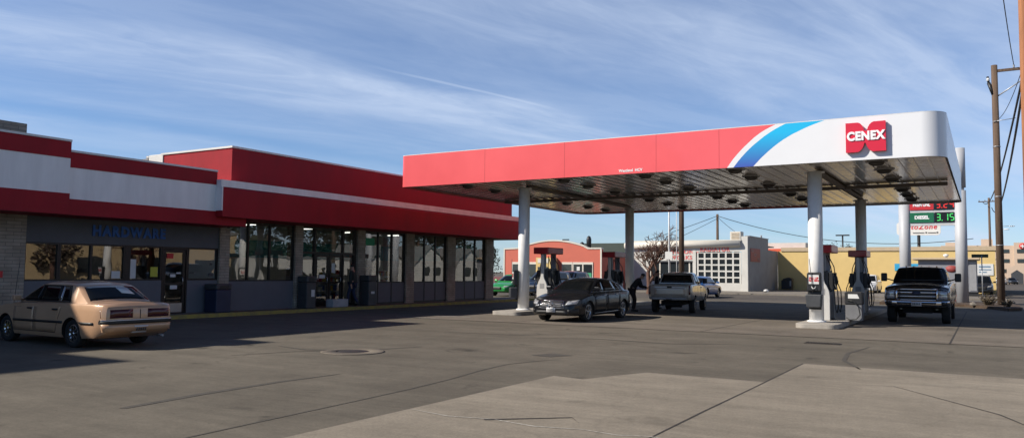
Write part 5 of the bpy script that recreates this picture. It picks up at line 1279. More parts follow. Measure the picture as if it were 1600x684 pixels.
c.both('window_trim', M['chrome'], [(-1.4, 1.0), (1.02, 0.97), (1.02, 0.985), (-1.4, 1.015)], off=0.009, n=12, k=1)
c.patch('windshield', M['carglass'], 'top', [(0.38, -0.55), (1.10, -0.72), (1.10, 0.72), (0.38, 0.55)], off=0.006, n=8, k=12)
c.patch('rear_window', M['carglass'], 'top', [(-1.85, -0.66), (-1.05, -0.54), (-1.05, 0.54), (-1.85, 0.66)], off=0.006, n=8, k=12)
c.patch('sunroof', M['carglass'], 'top', [(-0.55, -0.42), (0.1, -0.42), (0.1, 0.42), (-0.55, 0.42)], off=0.004, n=4, k=6)
c.door([(0.08, 0.30), (1.05, 0.30), (1.05, 0.93), (0.08, 0.94)], (0.24, 0.86), M['chrome'])
c.door([(-0.93, 0.30), (0.04, 0.30), (0.04, 0.94), (-1.15, 0.96)], (-0.78, 0.88), M['chrome'])
c.both('sill_trim', M['chrome'], [(-1.0, 0.285), (1.05, 0.27), (1.05, 0.285), (-1.0, 0.31)], off=0.012, n=10, k=1)
c.patch('bumper_insert', M['trimblack'], 'front', [(-0.62, 0.24), (0.62, 0.24), (0.52, 0.38), (-0.52, 0.38)], off=0.008, n=10, k=3)
c.ends('air_intake', M['trimblack'], 'front', [(0.62, 0.27), (0.84, 0.29), (0.84, 0.47), (0.60, 0.41)], off=0.008, n=5, k=3)
g = c.patch('grille', M['trimblack'], 'front', [(-0.46, 0.46), (0.46, 0.46), (0.40, 0.70), (-0.40, 0.70)], off=0.012, n=10, k=4)
for i, (z0, hw) in enumerate(((0.455, 0.47), (0.515, 0.455), (0.565, 0.44), (0.615, 0.43), (0.69, 0.41))):
    c.patch('grille_bar', M['chrome'], 'front', [(-hw, z0), (hw, z0), (hw, z0+0.014), (-hw, z0+0.014)], off=0.022, n=10, k=1, parent=g, skirt=-0.01)
for sy in (-1, 1): c.patch('grille_surround', M['chrome'], 'front', [(sy*0.46, 0.455), (sy*0.475, 0.455), (sy*0.42, 0.705), (sy*0.405, 0.705)], off=0.024, n=1, k=5, parent=g, skirt=-0.01)
mb = MB(); xg = 2.535
for k in range(20):
    a, b_ = 2*PI*k/20, 2*PI*(k+1)/20; mb.tube([(xg, 0.105*math.cos(a), 0.58+0.105*math.sin(a)), (xg, 0.105*math.cos(b_), 0.58+0.105*math.sin(b_))], 0.011, 5, cap=False)
for a in (90, 210, 330): mb.tube([(xg, 0, 0.58), (xg, 0.1*math.cos(R(a)), 0.58+0.1*math.sin(R(a)))], [0.018, 0.006], 6)
mb.obj('emblem', M['chrome'], g)
c.ends('headlight', M['clearlens'], 'front', [(0.50, 0.56), (0.80, 0.60), (0.84, 0.74), (0.54, 0.69)], off=0.010, n=6, k=3)
c.ends('headlight_surround', M['trimblack'], 'front', [(0.475, 0.545), (0.82, 0.585), (0.86, 0.755), (0.515, 0.705)], off=0.005, n=6, k=3)
c.ends('tail_light', M['redlens'], 'rear', [(0.42, 0.80), (0.82, 0.80), (0.84, 0.93), (0.42, 0.92)], off=0.01, n=6, k=2)
c.plate('front', 0.0, 0.405, off=0.03)
c.mirror(0.88, 1.02, None, (0.13, 0.20, 0.13), 0.06)
c.place(-12.15, 25.2, -PI/2)

# ---------------- black heavy pickup facing the camera
bp_ = paint('black_truck_paint', (0.012, 0.012, 0.014), 0.2, 0.22)
sp = dict(paint=bp_, L=6.1, W=2.02, r=0.41, tw=0.27, xr=-1.75, xf=2.05, end_r=0.25, end_k=0.06, tumble=0.03, arch=0.07, inset=0.02,
          st=[(-3.05, 1.40, 1.39, 0.62, 1.0), (-0.85, 1.42, 1.40, 0.55, 1.0), (0.9, 1.36, 1.33, 0.50, 1.0), (1.4, 1.42, 1.30, 0.50, 1.0), (2.2, 1.40, 1.27, 0.52, 1.0), (2.8, 1.34, 1.22, 0.56, 1.0), (3.04, 1.22, 1.14, 0.6, 0.99)],
          gh=[(-1.15, 1.42), (-1.0, 1.86), (-0.8, 1.93), (0.3, 1.95), (0.55, 1.91), (1.32, 1.36)], wb=0.93, wr=0.74, rim=M['rim'], spokes=8, spoke_w=0.12, rim_r=0.25, bed=(-2.98, -1.2, 0.85, 0.80))
c = Car('parked_pickup', 'black heavy-duty pickup truck facing the camera beside the right pump island', 'pickup truck', sp)
c.patch('windshield', M['carglass'], 'front', [(-0.80, 1.46), (0.80, 1.46), (0.66, 1.87), (-0.66, 1.87)], off=0.01, n=12, k=6)
c.both('window', M['carglass'], [(0.22, 1.42), (1.08, 1.42), (0.50, 1.84), (0.20, 1.85)], off=0.006)
c.both('window', M['carglass'], [(-0.92, 1.43), (0.12, 1.42), (0.12, 1.85), (-0.86, 1.83)], off=0.006)
c.door([(0.17, 0.6), (1.2, 0.6), (1.15, 1.36), (0.17, 1.38)], (0.32, 1.24), M['chrome'])
c.door([(-0.95, 0.6), (0.13, 0.6), (0.13, 1.38), (-0.95, 1.38)], (-0.8, 1.24), M['chrome'])
g = c.patch('grille', M['trimblack'], 'front', [(-0.60, 0.80), (0.60, 0.80), (0.60, 1.20), (-0.60, 1.20)], off=0.025, n=8, k=4, skirt=0.06)
for z0, h_ in ((1.155, 0.05), (1.035, 0.06), (0.915, 0.045), (0.80, 0.035)):
    c.patch('grille_bar', M['chrome'], 'front', [(-0.60, z0), (0.60, z0), (0.60, z0+h_), (-0.60, z0+h_)], off=0.05, n=8, k=1, parent=g, skirt=-0.01)
for sy in (-1, 1):
    c.patch('grille_surround', M['chrome'], 'front', [(sy*0.58, 0.80), (sy*0.64, 0.80), (sy*0.64, 1.205), (sy*0.58, 1.205)], off=0.052, n=1, k=4, parent=g, skirt=0.03)
mb = MB(); mb.lathe([(0.0, 3.155), (0.125, 3.155), (0.14, 3.12)], (0, 0, 0), 'x', 20); bmesh.ops.scale(mb.bm, vec=(1, 1, 0.42), verts=mb.bm.verts); bmesh.ops.translate(mb.bm, vec=(0.02, 0, 1.045), verts=mb.bm.verts); mb.obj('emblem', M['navy'], g)
c.ends('headlight', M['clearlens'], 'front', [(0.66, 0.85), (0.97, 0.85), (0.97, 1.17), (0.66, 1.20)], off=0.02, n=4, k=4)
c.ends('headlight_divider', M['trimblack'], 'front', [(0.66, 0.995), (0.97, 0.995), (0.97, 1.012), (0.66, 1.012)], off=0.025, n=4, k=1)
bmp = c.patch('front_bumper', M['chrome'], 'front', [(-0.98, 0.60), (0.98, 0.60), (0.98, 0.80), (-0.98, 0.80)], off=0.13, n=16, k=3, skirt=0.1)
c.patch('lower_valance', M['trimblack'], 'front', [(-0.92, 0.36), (0.92, 0.36), (0.95, 0.62), (-0.95, 0.62)], off=0.06, n=10, k=2, skirt=0.1)
c.patch('bumper_opening', M['trimblack'], 'front', [(-0.56, 0.635), (0.56, 0.635), (0.60, 0.745), (-0.60, 0.745)], off=0.136, n=8, k=1, parent=bmp, skirt=-0.11)
for sy in (-1, 1): c.patch('fog_light', M['trimblack'], 'front', [(sy*0.74, 0.63), (sy*0.92, 0.63), (sy*0.92, 0.76), (sy*0.74, 0.76)], off=0.137, n=2, k=2, parent=bmp, skirt=-0.11)
for sy in (-1, 1): c.patch('tow_hook', M['chrome'], 'front', [(sy*0.42, 0.475), (sy*0.66, 0.475), (sy*0.66, 0.51), (sy*0.42, 0.51)], off=0.10, n=2, k=1, skirt=-0.05)
c.plate('front', 0.0, 0.69, off=0.15)
c.mirror(1.02, 1.42, M['trimblack'], (0.13, 0.20, 0.30), 0.20)
c.ends('tail_light', M['redlens'], 'rear', [(0.82, 0.9), (1.0, 0.9), (1.0, 1.35), (0.82, 1.35)], off=0.01, n=2, k=3)
mb = MB()
for yy in (-0.5, -0.25, 0, 0.25, 0.5): mb.tube([(0.25, yy, 1.97), (0.33, yy, 1.965)], 0.025, 8)
mb.obj('roof_marker', M['amber'], c.t)
mb = MB(); mb.box(-2.9, 2.7, -0.45, 0.45, 0.36, 0.6); mb.obj('chassis', M['liner'], c.t)
c.place(-2.02, 33.0, -PI/2)

# ---------------- grey pickup seen from behind
sv = paint('pewter_paint', (0.38, 0.345, 0.30), 0.3, 0.32)
sp = dict(paint=sv, L=5.5, W=1.95, r=0.375, tw=0.25, xr=-1.62, xf=1.85, end_r=0.22, end_k=0.05, tumble=0.03, arch=0.07, inset=0.0,
          st=[(-2.75, 1.28, 1.27, 0.60, 1.0), (-0.5, 1.29, 1.27, 0.52, 1.0), (0.9, 1.24, 1.21, 0.47, 1.0), (1.3, 1.28, 1.18, 0.47, 1.0), (2.2, 1.20, 1.08, 0.5, 0.99), (2.74, 1.0, 0.92, 0.55, 0.96)],
          gh=[(-0.85, 1.29), (-0.72, 1.70), (-0.55, 1.78), (0.3, 1.80), (0.5, 1.76), (1.2, 1.24)], wb=0.89, wr=0.68, rim=M['rim'], spokes=6, spoke_w=0.14, rim_r=0.22, bed=(-2.68, -0.92, 0.78, 0.78))
c = Car('parked_pickup', 'grey-tan pickup truck seen from behind, parked under the canopy', 'pickup truck', sp)
c.patch('rear_window', M['carglass'], 'rear', [(-0.74, 1.34), (0.74, 1.34), (0.62, 1.70), (-0.62, 1.70)], off=0.01, n=10, k=5)
c.patch('windshield', M['carglass'], 'front', [(-0.78, 1.34), (0.78, 1.34), (0.62, 1.72), (-0.62, 1.72)], off=0.01, n=10, k=5)
c.both('window', M['carglass'], [(0.16, 1.30), (1.0, 1.29), (0.45, 1.70), (0.16, 1.72)], off=0.006)
c.both('window', M['carglass'], [(-0.66, 1.31), (0.08, 1.30), (0.08, 1.72), (-0.60, 1.70)], off=0.006)
c.door([(0.12, 0.56), (1.1, 0.56), (1.05, 1.25), (0.12, 1.26)], (0.26, 1.12), M['trimblack'])
c.both('bed_gap', M['trimblack'], [(-0.90, 0.6), (-0.86, 0.6), (-0.86, 1.27), (-0.90, 1.27)], off=0.003, n=1, k=6)
tg = c.patch('tailgate', sv, 'rear', [(-0.80, 0.72), (0.80, 0.72), (0.80, 1.26), (-0.80, 1.26)], off=0.02, n=8, k=5)
c.patch('tailgate_panel', sv, 'rear', [(-0.68, 0.80), (0.68, 0.80), (0.68, 1.14), (-0.68, 1.14)], off=0.032, n=8, k=4, parent=tg, skirt=-0.015)
c.patch('tailgate_handle', M['trimblack'], 'rear', [(-0.10, 1.13), (0.10, 1.13), (0.10, 1.20), (-0.10, 1.20)], off=0.04, n=2, k=1, parent=tg, skirt=-0.015)
c.ends('tail_light', M['redlens'], 'rear', [(0.83, 0.84), (0.965, 0.84), (0.965, 1.24), (0.83, 1.24)], off=0.012, n=2, k=4)
c.patch('rear_bumper', M['mgrey'], 'rear', [(-0.92, 0.52), (0.92, 0.52), (0.92, 0.70), (-0.92, 0.70)], off=0.14, n=12, k=2, skirt=0.1)
c.plate('rear', 0.0, 0.64, off=0.155)
c.mirror(0.95, 1.30, M['trimblack'], (0.12, 0.20, 0.24), 0.12)
c.ends('headlight', M['clearlens'], 'front', [(0.55, 0.78), (0.92, 0.78), (0.92, 0.92), (0.55, 0.94)], off=0.01, n=3, k=2)
mb = MB(); mb.box(-2.5, 2.3, -0.42, 0.42, 0.34, 0.56); mb.tube([(-2.3, 0.5, 0.35), (-2.7, 0.5, 0.33)], 0.035, 8); mb.lathe([(0.0, -0.4), (0.14, -0.35), (0.14, 0.35), (0.0, 0.4)], (-1.62, 0, 0.375), 'y', 12); mb.obj('chassis', M['liner'], c.t)
c.place(-11.43, 33.23, PI/2+R(10)); c.t.scale = (0.92, 0.92, 0.92)

# ---------------- background cars
def suv_spec(p): return dict(paint=p, L=4.6, W=1.82, r=0.35, tw=0.22, xr=-1.35, xf=1.4, end_r=0.45, end_k=0.14, tumble=0.04,
    st=[(-2.3, 0.98, 0.96, 0.42, 0.97), (-2.1, 1.08, 1.05, 0.32, 1.0), (0.6, 1.06, 1.03, 0.26, 1.0), (1.1, 1.06, 0.98, 0.26, 1.0), (1.9, 0.98, 0.88, 0.3, 0.99), (2.29, 0.80, 0.74, 0.36, 0.96)],
    gh=[(-2.2, 1.08), (-1.95, 1.55), (-1.7, 1.66), (-0.3, 1.70), (0.3, 1.66), (1.15, 1.06)], wb=0.83, wr=0.66, spokes=6)
def sedan_spec(p): return dict(paint=p, L=4.6, W=1.78, r=0.32, tw=0.2, xr=-1.32, xf=1.36, end_r=0.5, end_k=0.18, tumble=0.04,
    st=[(-2.3, 0.86, 0.82, 0.36, 0.97), (-2.1, 1.0, 0.93, 0.26, 1.0), (-1.3, 1.02, 0.93, 0.2, 1.0), (0.6, 0.94, 0.91, 0.2, 1.0), (1.1, 0.94, 0.87, 0.2, 1.0), (1.9, 0.82, 0.74, 0.25, 0.99), (2.29, 0.64, 0.58, 0.32, 0.96)],
    gh=[(-1.85, 1.0), (-1.1, 1.36), (-0.4, 1.43), (0.2, 1.42), (1.1, 0.94)], wb=0.80, wr=0.6, spokes=6)
def bgcar(kind, p, lab, x, y, rz, name='parked_car', cat='car'):
    suv = kind == 'suv'; c = Car(name, lab, cat, suv_spec(p) if suv else sedan_spec(p))
    if suv:
        c.both('window', M['carglass'], [(-1.75, 1.12), (0.85, 1.10), (0.30, 1.58), (-1.6, 1.58)], off=0.006, n=8)
        c.patch('windshield', M['carglass'], 'front', [(-0.74, 1.12), (0.74, 1.12), (0.60, 1.60), (-0.60, 1.60)], off=0.01, n=8, k=5)
        c.patch('rear_window', M['carglass'], 'rear', [(-0.70, 1.12), (0.70, 1.12), (0.6, 1.56), (-0.6, 1.56)], off=0.01, n=8, k=5)
        c.ends('headlight', M['clearlens'], 'front', [(0.45, 0.70), (0.82, 0.72), (0.84, 0.86), (0.5, 0.84)], off=0.01, n=3, k=2)
        c.patch('grille', M['trimblack'], 'front', [(-0.42, 0.55), (0.42, 0.55), (0.42, 0.82), (-0.42, 0.82)], off=0.01)
        c.ends('tail_light', M['redlens'], 'rear', [(0.70, 0.85), (0.86, 0.85), (0.86, 1.1), (0.70, 1.1)], off=0.01, n=2, k=2)
        c.mirror(0.8, 1.1)
    else:
        c.both('window', M['carglass'], [(-1.2, 0.98), (0.85, 0.95), (0.22, 1.36), (-0.9, 1.36)], off=0.006, n=8)
        c.patch('windshield', M['carglass'], 'front', [(-0.70, 1.0), (0.70, 1.0), (0.56, 1.37), (-0.56, 1.37)], off=0.01, n=8, k=5)
        c.patch('rear_window', M['carglass'], 'rear', [(-0.68, 1.06), (0.68, 1.06), (0.54, 1.34), (-0.54, 1.34)], off=0.01, n=8, k=5)
        c.ends('headlight', M['clearlens'], 'front', [(0.45, 0.58), (0.80, 0.60), (0.82, 0.72), (0.5, 0.70)], off=0.01, n=3, k=2)
        c.patch('grille', M['trimblack'], 'front', [(-0.4, 0.42), (0.4, 0.42), (0.4, 0.62), (-0.4, 0.62)], off=0.01)
        c.ends('tail_light', M['redlens'], 'rear', [(0.5, 0.72), (0.82, 0.72), (0.82, 0.86), (0.5, 0.86)], off=0.01, n=2, k=2)
        c.mirror(0.8, 0.96)
    c.place(x, y, rz); return c
pw = paint('white_car_paint', (0.62, 0.62, 0.62), 0.0, 0.3); pg = paint('bright_green_paint', (0.03, 0.30, 0.07), 0.2, 0.3)
pb = paint('dark_blue_paint', (0.020, 0.035, 0.07), 0.3, 0.3); pbl = paint('mid_blue_paint', (0.02, 0.09, 0.28), 0.3, 0.3); pk = paint('black_paint', (0.012, 0.012, 0.014), 0.2, 0.3)
bgcar('sedan', pg, 'bright green car beyond the end of the shop', -27.9, 46.8, -PI/2)
bgcar('suv', pb, 'dark blue car beyond the left front canopy post, next to the green car', -25.0, 46.2, -PI/2)
bgcar('suv', pb, 'dark blue car behind the left island pump, before the salmon shop', -27.2, 53.8, -PI/2)
bgcar('suv', pw, 'white sport utility car parked beside the dark red brick shop', -30.6, 66.0, R(-70))
bgcar('sedan', pbl, 'blue car with its rear showing right of the grey pickup', -17.0, 53.9, PI/2)
bgcar('suv', pw, 'white car parked by the yellow wall, seen past the rear right pump', -8.9, 76.0, -PI/2)
bgcar('suv', pk, 'black car parked at the far end of the grey kiosk', -0.35, 79.0, -PI/2)
bgcar('suv', pw, 'distant white car on the right-hand street', 2.6, 190, R(-100))
bgcar('sedan', pk, 'distant dark car behind the distant white car on the street', 4.9, 205, R(-80))
# old white work truck beyond the shop end
sp = dict(paint=pw, L=5.2, W=1.9, r=0.36, tw=0.22, xr=-1.5, xf=1.7, end_r=0.3, end_k=0.08, tumble=0.03,
          st=[(-2.6, 1.15, 1.14, 0.55, 1.0), (0.9, 1.15, 1.12, 0.48, 1.0), (1.3, 1.2, 1.1, 0.48, 1.0), (2.59, 1.0, 0.95, 0.55, 0.97)],
          gh=[(-0.5, 1.17), (-0.42, 1.66), (-0.2, 1.75), (0.4, 1.76), (0.6, 1.72), (1.1, 1.18)], wb=0.86, wr=0.7, bed=(-2.5, -0.6, 0.75, 0.78))
c = Car('parked_pickup', 'old white pickup parked far beyond the shop end, left of the salmon shop', 'pickup truck', sp)
c.both('window', M['carglass'], [(-0.3, 1.22), (0.9, 1.20), (0.5, 1.66), (-0.26, 1.66)], off=0.006)
c.patch('windshield', M['carglass'], 'front', [(-0.74, 1.25), (0.74, 1.25), (0.64, 1.68), (-0.64, 1.68)], off=0.01)
c.place(-45.5, 70, R(160))

# ================================================================== PEOPLE
def skin_mesh(name, verts, edges, radii, m, parent, sub=2, loc=(0, 0, 0)):
    me = bpy.data.meshes.new(name); me.from_pydata(verts, edges, [])
    o = bpy.data.objects.new(name, me); COL.objects.link(o)
    md = o.modifiers.new('skin', 'SKIN'); sb_ = o.modifiers.new('sub', 'SUBSURF'); sb_.levels = sub; sb_.render_levels = sub
    for i, r in enumerate(radii):
        me.skin_vertices[0].data[i].radius = (r, r) if not isinstance(r, tuple) else r
    me.skin_vertices[0].data[0].use_root = True
    dg = bpy.context.evaluated_depsgraph_get(); dg.update()
    nm = bpy.data.meshes.new_from_object(o.evaluated_get(dg)); o.modifiers.clear(); o.data = nm
    for p in nm.polygons: p.use_smooth = True
    nm.materials.clear()
    for mm in (m if isinstance(m, (list, tuple)) else [m]): nm.materials.append(mm)
    o.parent = parent; o.location = loc; return o
M['skin'] = mat('skin', (0.42, 0.24, 0.16), 0.6, var=0.08)
M['hair'] = mat('dark_hair', (0.02, 0.014, 0.010), 0.7, var=0.3)
def cloth(n, c): return mat(n, c, 0.9, var=0.25, scale=6, bump=0.3, bscale=14)
def person(lab, loc, rz, J, jacket, trousers, cap=None, h=1.75):
    """J: joint overrides (metres, facing +x)"""
    t = thing('person', lab, 'person', loc, rz)
    j = dict(pel=(0, 0, 0.95), wai=(0, 0, 1.12), che=(0.01, 0, 1.32), nek=(0.0, 0, 1.48), hed=(0.03, 0, 1.60), top=(0.03, 0, 1.68),
             shL=(0, 0.18, 1.42), elL=(0.0, 0.24, 1.14), wrL=(0.10, 0.24, 0.90), shR=(0, -0.18, 1.42), elR=(0.0, -0.24, 1.14), wrR=(0.10, -0.24, 0.90),
             hpL=(0, 0.09, 0.90), knL=(0.04, 0.10, 0.50), anL=(-0.02, 0.10, 0.09), toL=(0.14, 0.11, 0.04), hpR=(0, -0.09, 0.90), knR=(0.04, -0.10, 0.50), anR=(-0.02, -0.10, 0.09), toR=(0.14, -0.11, 0.04))
    j.update(J)
    names = list(j); idx = {n: i for i, n in enumerate(names)}
    V = [Vector(j[n]) for n in names]
    E = [('pel', 'wai'), ('wai', 'che'), ('che', 'nek'), ('nek', 'hed'), ('hed', 'top'), ('che', 'shL'), ('shL', 'elL'), ('elL', 'wrL'), ('che', 'shR'), ('shR', 'elR'), ('elR', 'wrR'),
         ('pel', 'hpL'), ('hpL', 'knL'), ('knL', 'anL'), ('anL', 'toL'), ('pel', 'hpR'), ('hpR', 'knR'), ('knR', 'anR'), ('anR', 'toR')]
    rad = dict(pel=0.13, wai=0.12, che=0.14, nek=0.055, hed=0.085, top=0.075, shL=0.065, elL=0.042, wrL=0.028, shR=0.065, elR=0.042, wrR=0.028, hpL=0.088, knL=0.055, anL=0.038, toL=0.035, hpR=0.088, knR=0.055, anR=0.038, toR=0.035)
    rl = [rad[n] for n in names]; el = [(idx[a], idx[b]) for a, b in E]
    # hands: palm, four fingers and a thumb
    for sd in 'LR':
        w_ = V[idx['wr'+sd]]; e_ = V[idx['el'+sd]]; d = (w_-e_).normalized(); side = d.cross(Vector((0, 0, 1)));
        side = side.normalized() if side.length > 0.1 else Vector((0, 1, 0))
        palm = w_+d*0.07; V.append(palm); rl.append(0.032); pi = len(V)-1; el.append((idx['wr'+sd], pi))
        for k in range(4):
            b_ = palm+side*(k-1.5)*0.019+d*0.03; V.append(b_); rl.append(0.010); el.append((pi, len(V)-1))
            L_ = (0.045, 0.055, 0.05, 0.04)[k]; m1 = b_+d*L_*0.5+Vector((0, 0, -0.008)); V.append(m1); rl.append(0.009); el.append((len(V)-2, len(V)-1))
            V.append(m1+d*L_*0.4+Vector((0, 0, -0.02))); rl.append(0.008); el.append((len(V)-2, len(V)-1))
        V.append(w_+d*0.03+side*0.035); rl.append(0.011); el.append((idx['wr'+sd], len(V)-1)); V.append(V[-1]+d*0.04+side*0.01); rl.append(0.009); el.append((len(V)-2, len(V)-1))
    skin_mesh('body', [tuple(v) for v in V], el, rl, M['skin'], t, 1)
    def sub(name, m, E2, extra, grow, s_=2):
        ns = []; 
        for a, b in E2:
            for n in (a, b):
                if n not in ns: ns.append(n)
        P = [j[n] if n in j else extra[n][0] for n in ns]; r_ = [(rad[n]+grow) if n in rad else extra[n][1] for n in ns]
        return skin_mesh(name, P, [(ns.index(a), ns.index(b)) for a, b in E2], r_, m, t, s_)
    sub('jacket', jacket, [('wai', 'pel'), ('wai', 'che'), ('che', 'nek'), ('che', 'shL'), ('shL', 'elL'), ('elL', 'wrL'), ('che', 'shR'), ('shR', 'elR'), ('elR', 'wrR')], {}, 0.022)
    sub('trousers', trousers, [('pel', 'hpL'), ('hpL', 'knL'), ('knL', 'anL'), ('pel', 'hpR'), ('hpR', 'knR'), ('knR', 'anR')], {}, 0.018)
    for sd in 'LR':
        a, b = Vector(j['an'+sd]), Vector(j['to'+sd]); mb = MB(); d = (b-a); d.z = 0; d.normalize()
        mb.tube([a-d*0.06+Vector((0, 0, -0.035)), a+Vector((0, 0, -0.025)), b+d*0.02], [0.042, 0.052, 0.036], 10); mb.obj('shoe', M['black'], t)
    hd = Vector(j['hed'])*0.5+Vector(j['top'])*0.5; ax = (Vector(j['top'])-Vector(j['nek'])).normalized()
    fwd = Vector((1, 0, 0)); fwd = (fwd-ax*fwd.dot(ax)).normalized()
    hm = MB(); bmesh.ops.create_uvsphere(hm.bm, u_segments=16, v_segments=10, radius=0.108)
    for v in hm.bm.verts: v.co.z *= 0.95
    for v in [v for v in hm.bm.verts if v.co.z < -0.045 or (v.co.x > 0.06 and v.co.z < 0.04)]: hm.bm.verts.remove(v)
    for f_ in hm.bm.faces: f_.smooth = True
    h_ = hm.obj('cap' if cap else 'hair', cap or M['hair'], t); rot = Matrix((fwd, ax.cross(fwd), ax)).transposed(); h_.matrix_local = Matrix.Translation(hd+ax*0.025-fwd*0.008) @ rot.to_4x4()
    if cap:
        mb = MB(); mb.prism([(0.08, -0.07), (0.19, -0.05), (0.21, 0), (0.19, 0.05), (0.08, 0.07)], 0.02, 0.03); mb.obj('cap_brim', cap, h_)
    fm_ = MB()
    fm_.tube([Vector((0.085, 0, 0.0)), Vector((0.118, 0, -0.035)), Vector((0.095, 0, -0.045))], [0.008, 0.016, 0.01], 6)
    f_ = fm_.obj('nose', M['skin'], t); f_.matrix_local = Matrix.Translation(hd-ax*0.01) @ rot.to_4x4()
    em = MB()
    for sy in (-1, 1): em.lathe([(0.0, 0.012), (0.012, 0.006), (0.012, -0.004)], (0, 0, 0), 'x', 8); bmesh.ops.translate(em.bm, vec=(0.088 if sy < 0 else 0.0, sy*0.034 if sy < 0 else 0.068, 0.0), verts=em.bm.verts) if False else None
    em.bm.free(); em = MB()
    for sy in (-1, 1): em.box(0.082, 0.094, sy*0.036-0.013, sy*0.036+0.013, -0.008, 0.006)
    em.box(0.086, 0.096, -0.022, 0.022, -0.075, -0.068)
    e_ = em.obj('eyes', M['black'], t); e_.matrix_local = Matrix.Translation(hd-ax*0.01) @ rot.to_4x4()
    for sy in (-1, 1):
        er = MB(); er.lathe([(0.0, -0.01), (0.026, -0.006), (0.028, 0.004), (0.0, 0.008)], (0, 0, 0), 'y', 10); o_ = er.obj('ear', M['skin'], t); o_.matrix_local = Matrix.Translation(hd-ax*0.015) @ rot.to_4x4() @ Matrix.Translation((0, sy*0.092, 0))
    return t
person('person in dark jacket and jeans walking to the shop entrance doors', (-22.85, 25.05, 0.125), R(200),
       dict(knL=(0.14, 0.09, 0.50), anL=(0.16, 0.10, 0.09), toL=(0.32, 0.1, 0.06), knR=(-0.02, -0.1, 0.5), anR=(-0.22, -0.1, 0.12), toR=(-0.08, -0.11, 0.04), wrL=(-0.05, 0.26, 0.90), wrR=(0.2, -0.24, 0.95)),
       cloth('dark_green_jacket', (0.022, 0.028, 0.026)), cloth('dark_jeans', (0.020, 0.028, 0.06)))
person('person in brown jacket reaching up behind the glass right of the entrance', (-24.1, 27.35, 0.12), R(30),
       dict(shL=(0.02, 0.19, 1.43), elL=(0.18, 0.36, 1.52), wrL=(0.22, 0.52, 1.72)),
       cloth('brown_jacket', (0.16, 0.09, 0.06)), cloth('grey_trousers', (0.05, 0.05, 0.05)), cloth('dark_cap', (0.02, 0.02, 0.02)))
person('person in black bending forward at the grey pickup while refuelling', (-12.85, 31.5, 0.0), R(35),
       dict(pel=(-0.08, 0, 0.93), wai=(0.02, 0, 1.10), che=(0.16, 0, 1.26), nek=(0.27, 0, 1.38), hed=(0.36, 0, 1.45), top=(0.42, 0, 1.52), shL=(0.2, 0.18, 1.33), shR=(0.2, -0.18, 1.33), elL=(0.3, 0.22, 1.06), wrL=(0.5, 0.16, 1.0), elR=(0.3, -0.22, 1.06), wrR=(0.52, -0.14, 1.02), hpL=(-0.08, 0.09, 0.88), hpR=(-0.08, -0.09, 0.88)),
       cloth('black_coat', (0.012, 0.012, 0.012)), cloth('maroon_black_trousers', (0.022, 0.012, 0.012)))
person('person in black hat and coat standing on the far side of the grey pickup', (-12.95, 34.6, 0.0), R(10), dict(elL=(0.1, 0.24, 1.14), wrL=(0.34, 0.2, 1.1)),
       cloth('black_wool', (0.014, 0.013, 0.014)), cloth('black_trousers', (0.015, 0.015, 0.016)), cloth('black_knit_cap', (0.014, 0.014, 0.014)))

# ================================================================== WORLD, SUN, CAMERA
w = bpy.data.worlds.new('World'); S.world = w; w.use_nodes = True
nt = w.node_tree; N = nt.nodes; L = nt.links; bg = N['Background']
SUN = Vector((-1.0, -0.93, 1.0)).normalized()
sky = N.new('ShaderNodeTexSky'); sky.sky_type = 'NISHITA'; sky.sun_disc = False
sky.sun_elevation = math.asin(SUN.z); sky.sun_rotation = math.atan2(SUN.x, SUN.y)
sky.altitude = 800; sky.air_density = 1.0; sky.dust_density = 0.3; sky.ozone_density = 2.0
tc = N.new('ShaderNodeTexCoord'); sp_n = N.new('ShaderNodeSeparateXYZ'); L.new(tc.outputs['Generated'], sp_n.inputs[0])
zc = N.new('ShaderNodeMath'); zc.operation = 'MAXIMUM'; zc.inputs[1].default_value = 0.0; L.new(sp_n.outputs[2], zc.inputs[0])
za = N.new('ShaderNodeMath'); za.operation = 'ADD'; za.inputs[1].default_value = 0.12; L.new(zc.outputs[0], za.inputs[0])
dx = N.new('ShaderNodeMath'); dx.operation = 'DIVIDE'; L.new(sp_n.outputs[0], dx.inputs[0]); L.new(za.outputs[0], dx.inputs[1])
dy = N.new('ShaderNodeMath'); dy.operation = 'DIVIDE'; L.new(sp_n.outputs[1], dy.inputs[0]); L.new(za.outputs[0], dy.inputs[1])
cb = N.new('ShaderNodeCombineXYZ'); L.new(dx.outputs[0], cb.inputs[0]); L.new(dy.outputs[0], cb.inputs[1])
OFF = (-3.0, 2.2)
def cnoise(rot, sx, sy, sc, det, ro, dist, off=(0, 0, 0)):
    off = (off[0]+OFF[0], off[1]+OFF[1], off[2])
    m0 = N.new('ShaderNodeMapping'); m0.inputs['Rotation'].default_value = (0, 0, R(rot)); L.new(cb.outputs[0], m0.inputs['Vector'])
    mp = N.new('ShaderNodeMapping'); mp.inputs['Scale'].default_value = (sx, sy, 1); mp.inputs['Location'].default_value = off
    L.new(m0.outputs[0], mp.inputs['Vector'])
    n = N.new('ShaderNodeTexNoise'); n.inputs['Scale'].default_value = sc; n.inputs['Detail'].default_value = det; n.inputs['Roughness'].default_value = ro; n.inputs['Distortion'].default_value = dist
    L.new(mp.outputs[0], n.inputs['Vector']); return n.outputs['Fac']
def rmp(src, a, b, lo=0.0, hi=1.0):
    m_ = N.new('ShaderNodeMapRange'); m_.interpolation_type = 'SMOOTHSTEP'; m_.inputs[1].default_value = a; m_.inputs[2].default_value = b; m_.inputs[3].default_value = lo; m_.inputs[4].default_value = hi
    L.new(src, m_.inputs[0]); return m_.outputs[0]
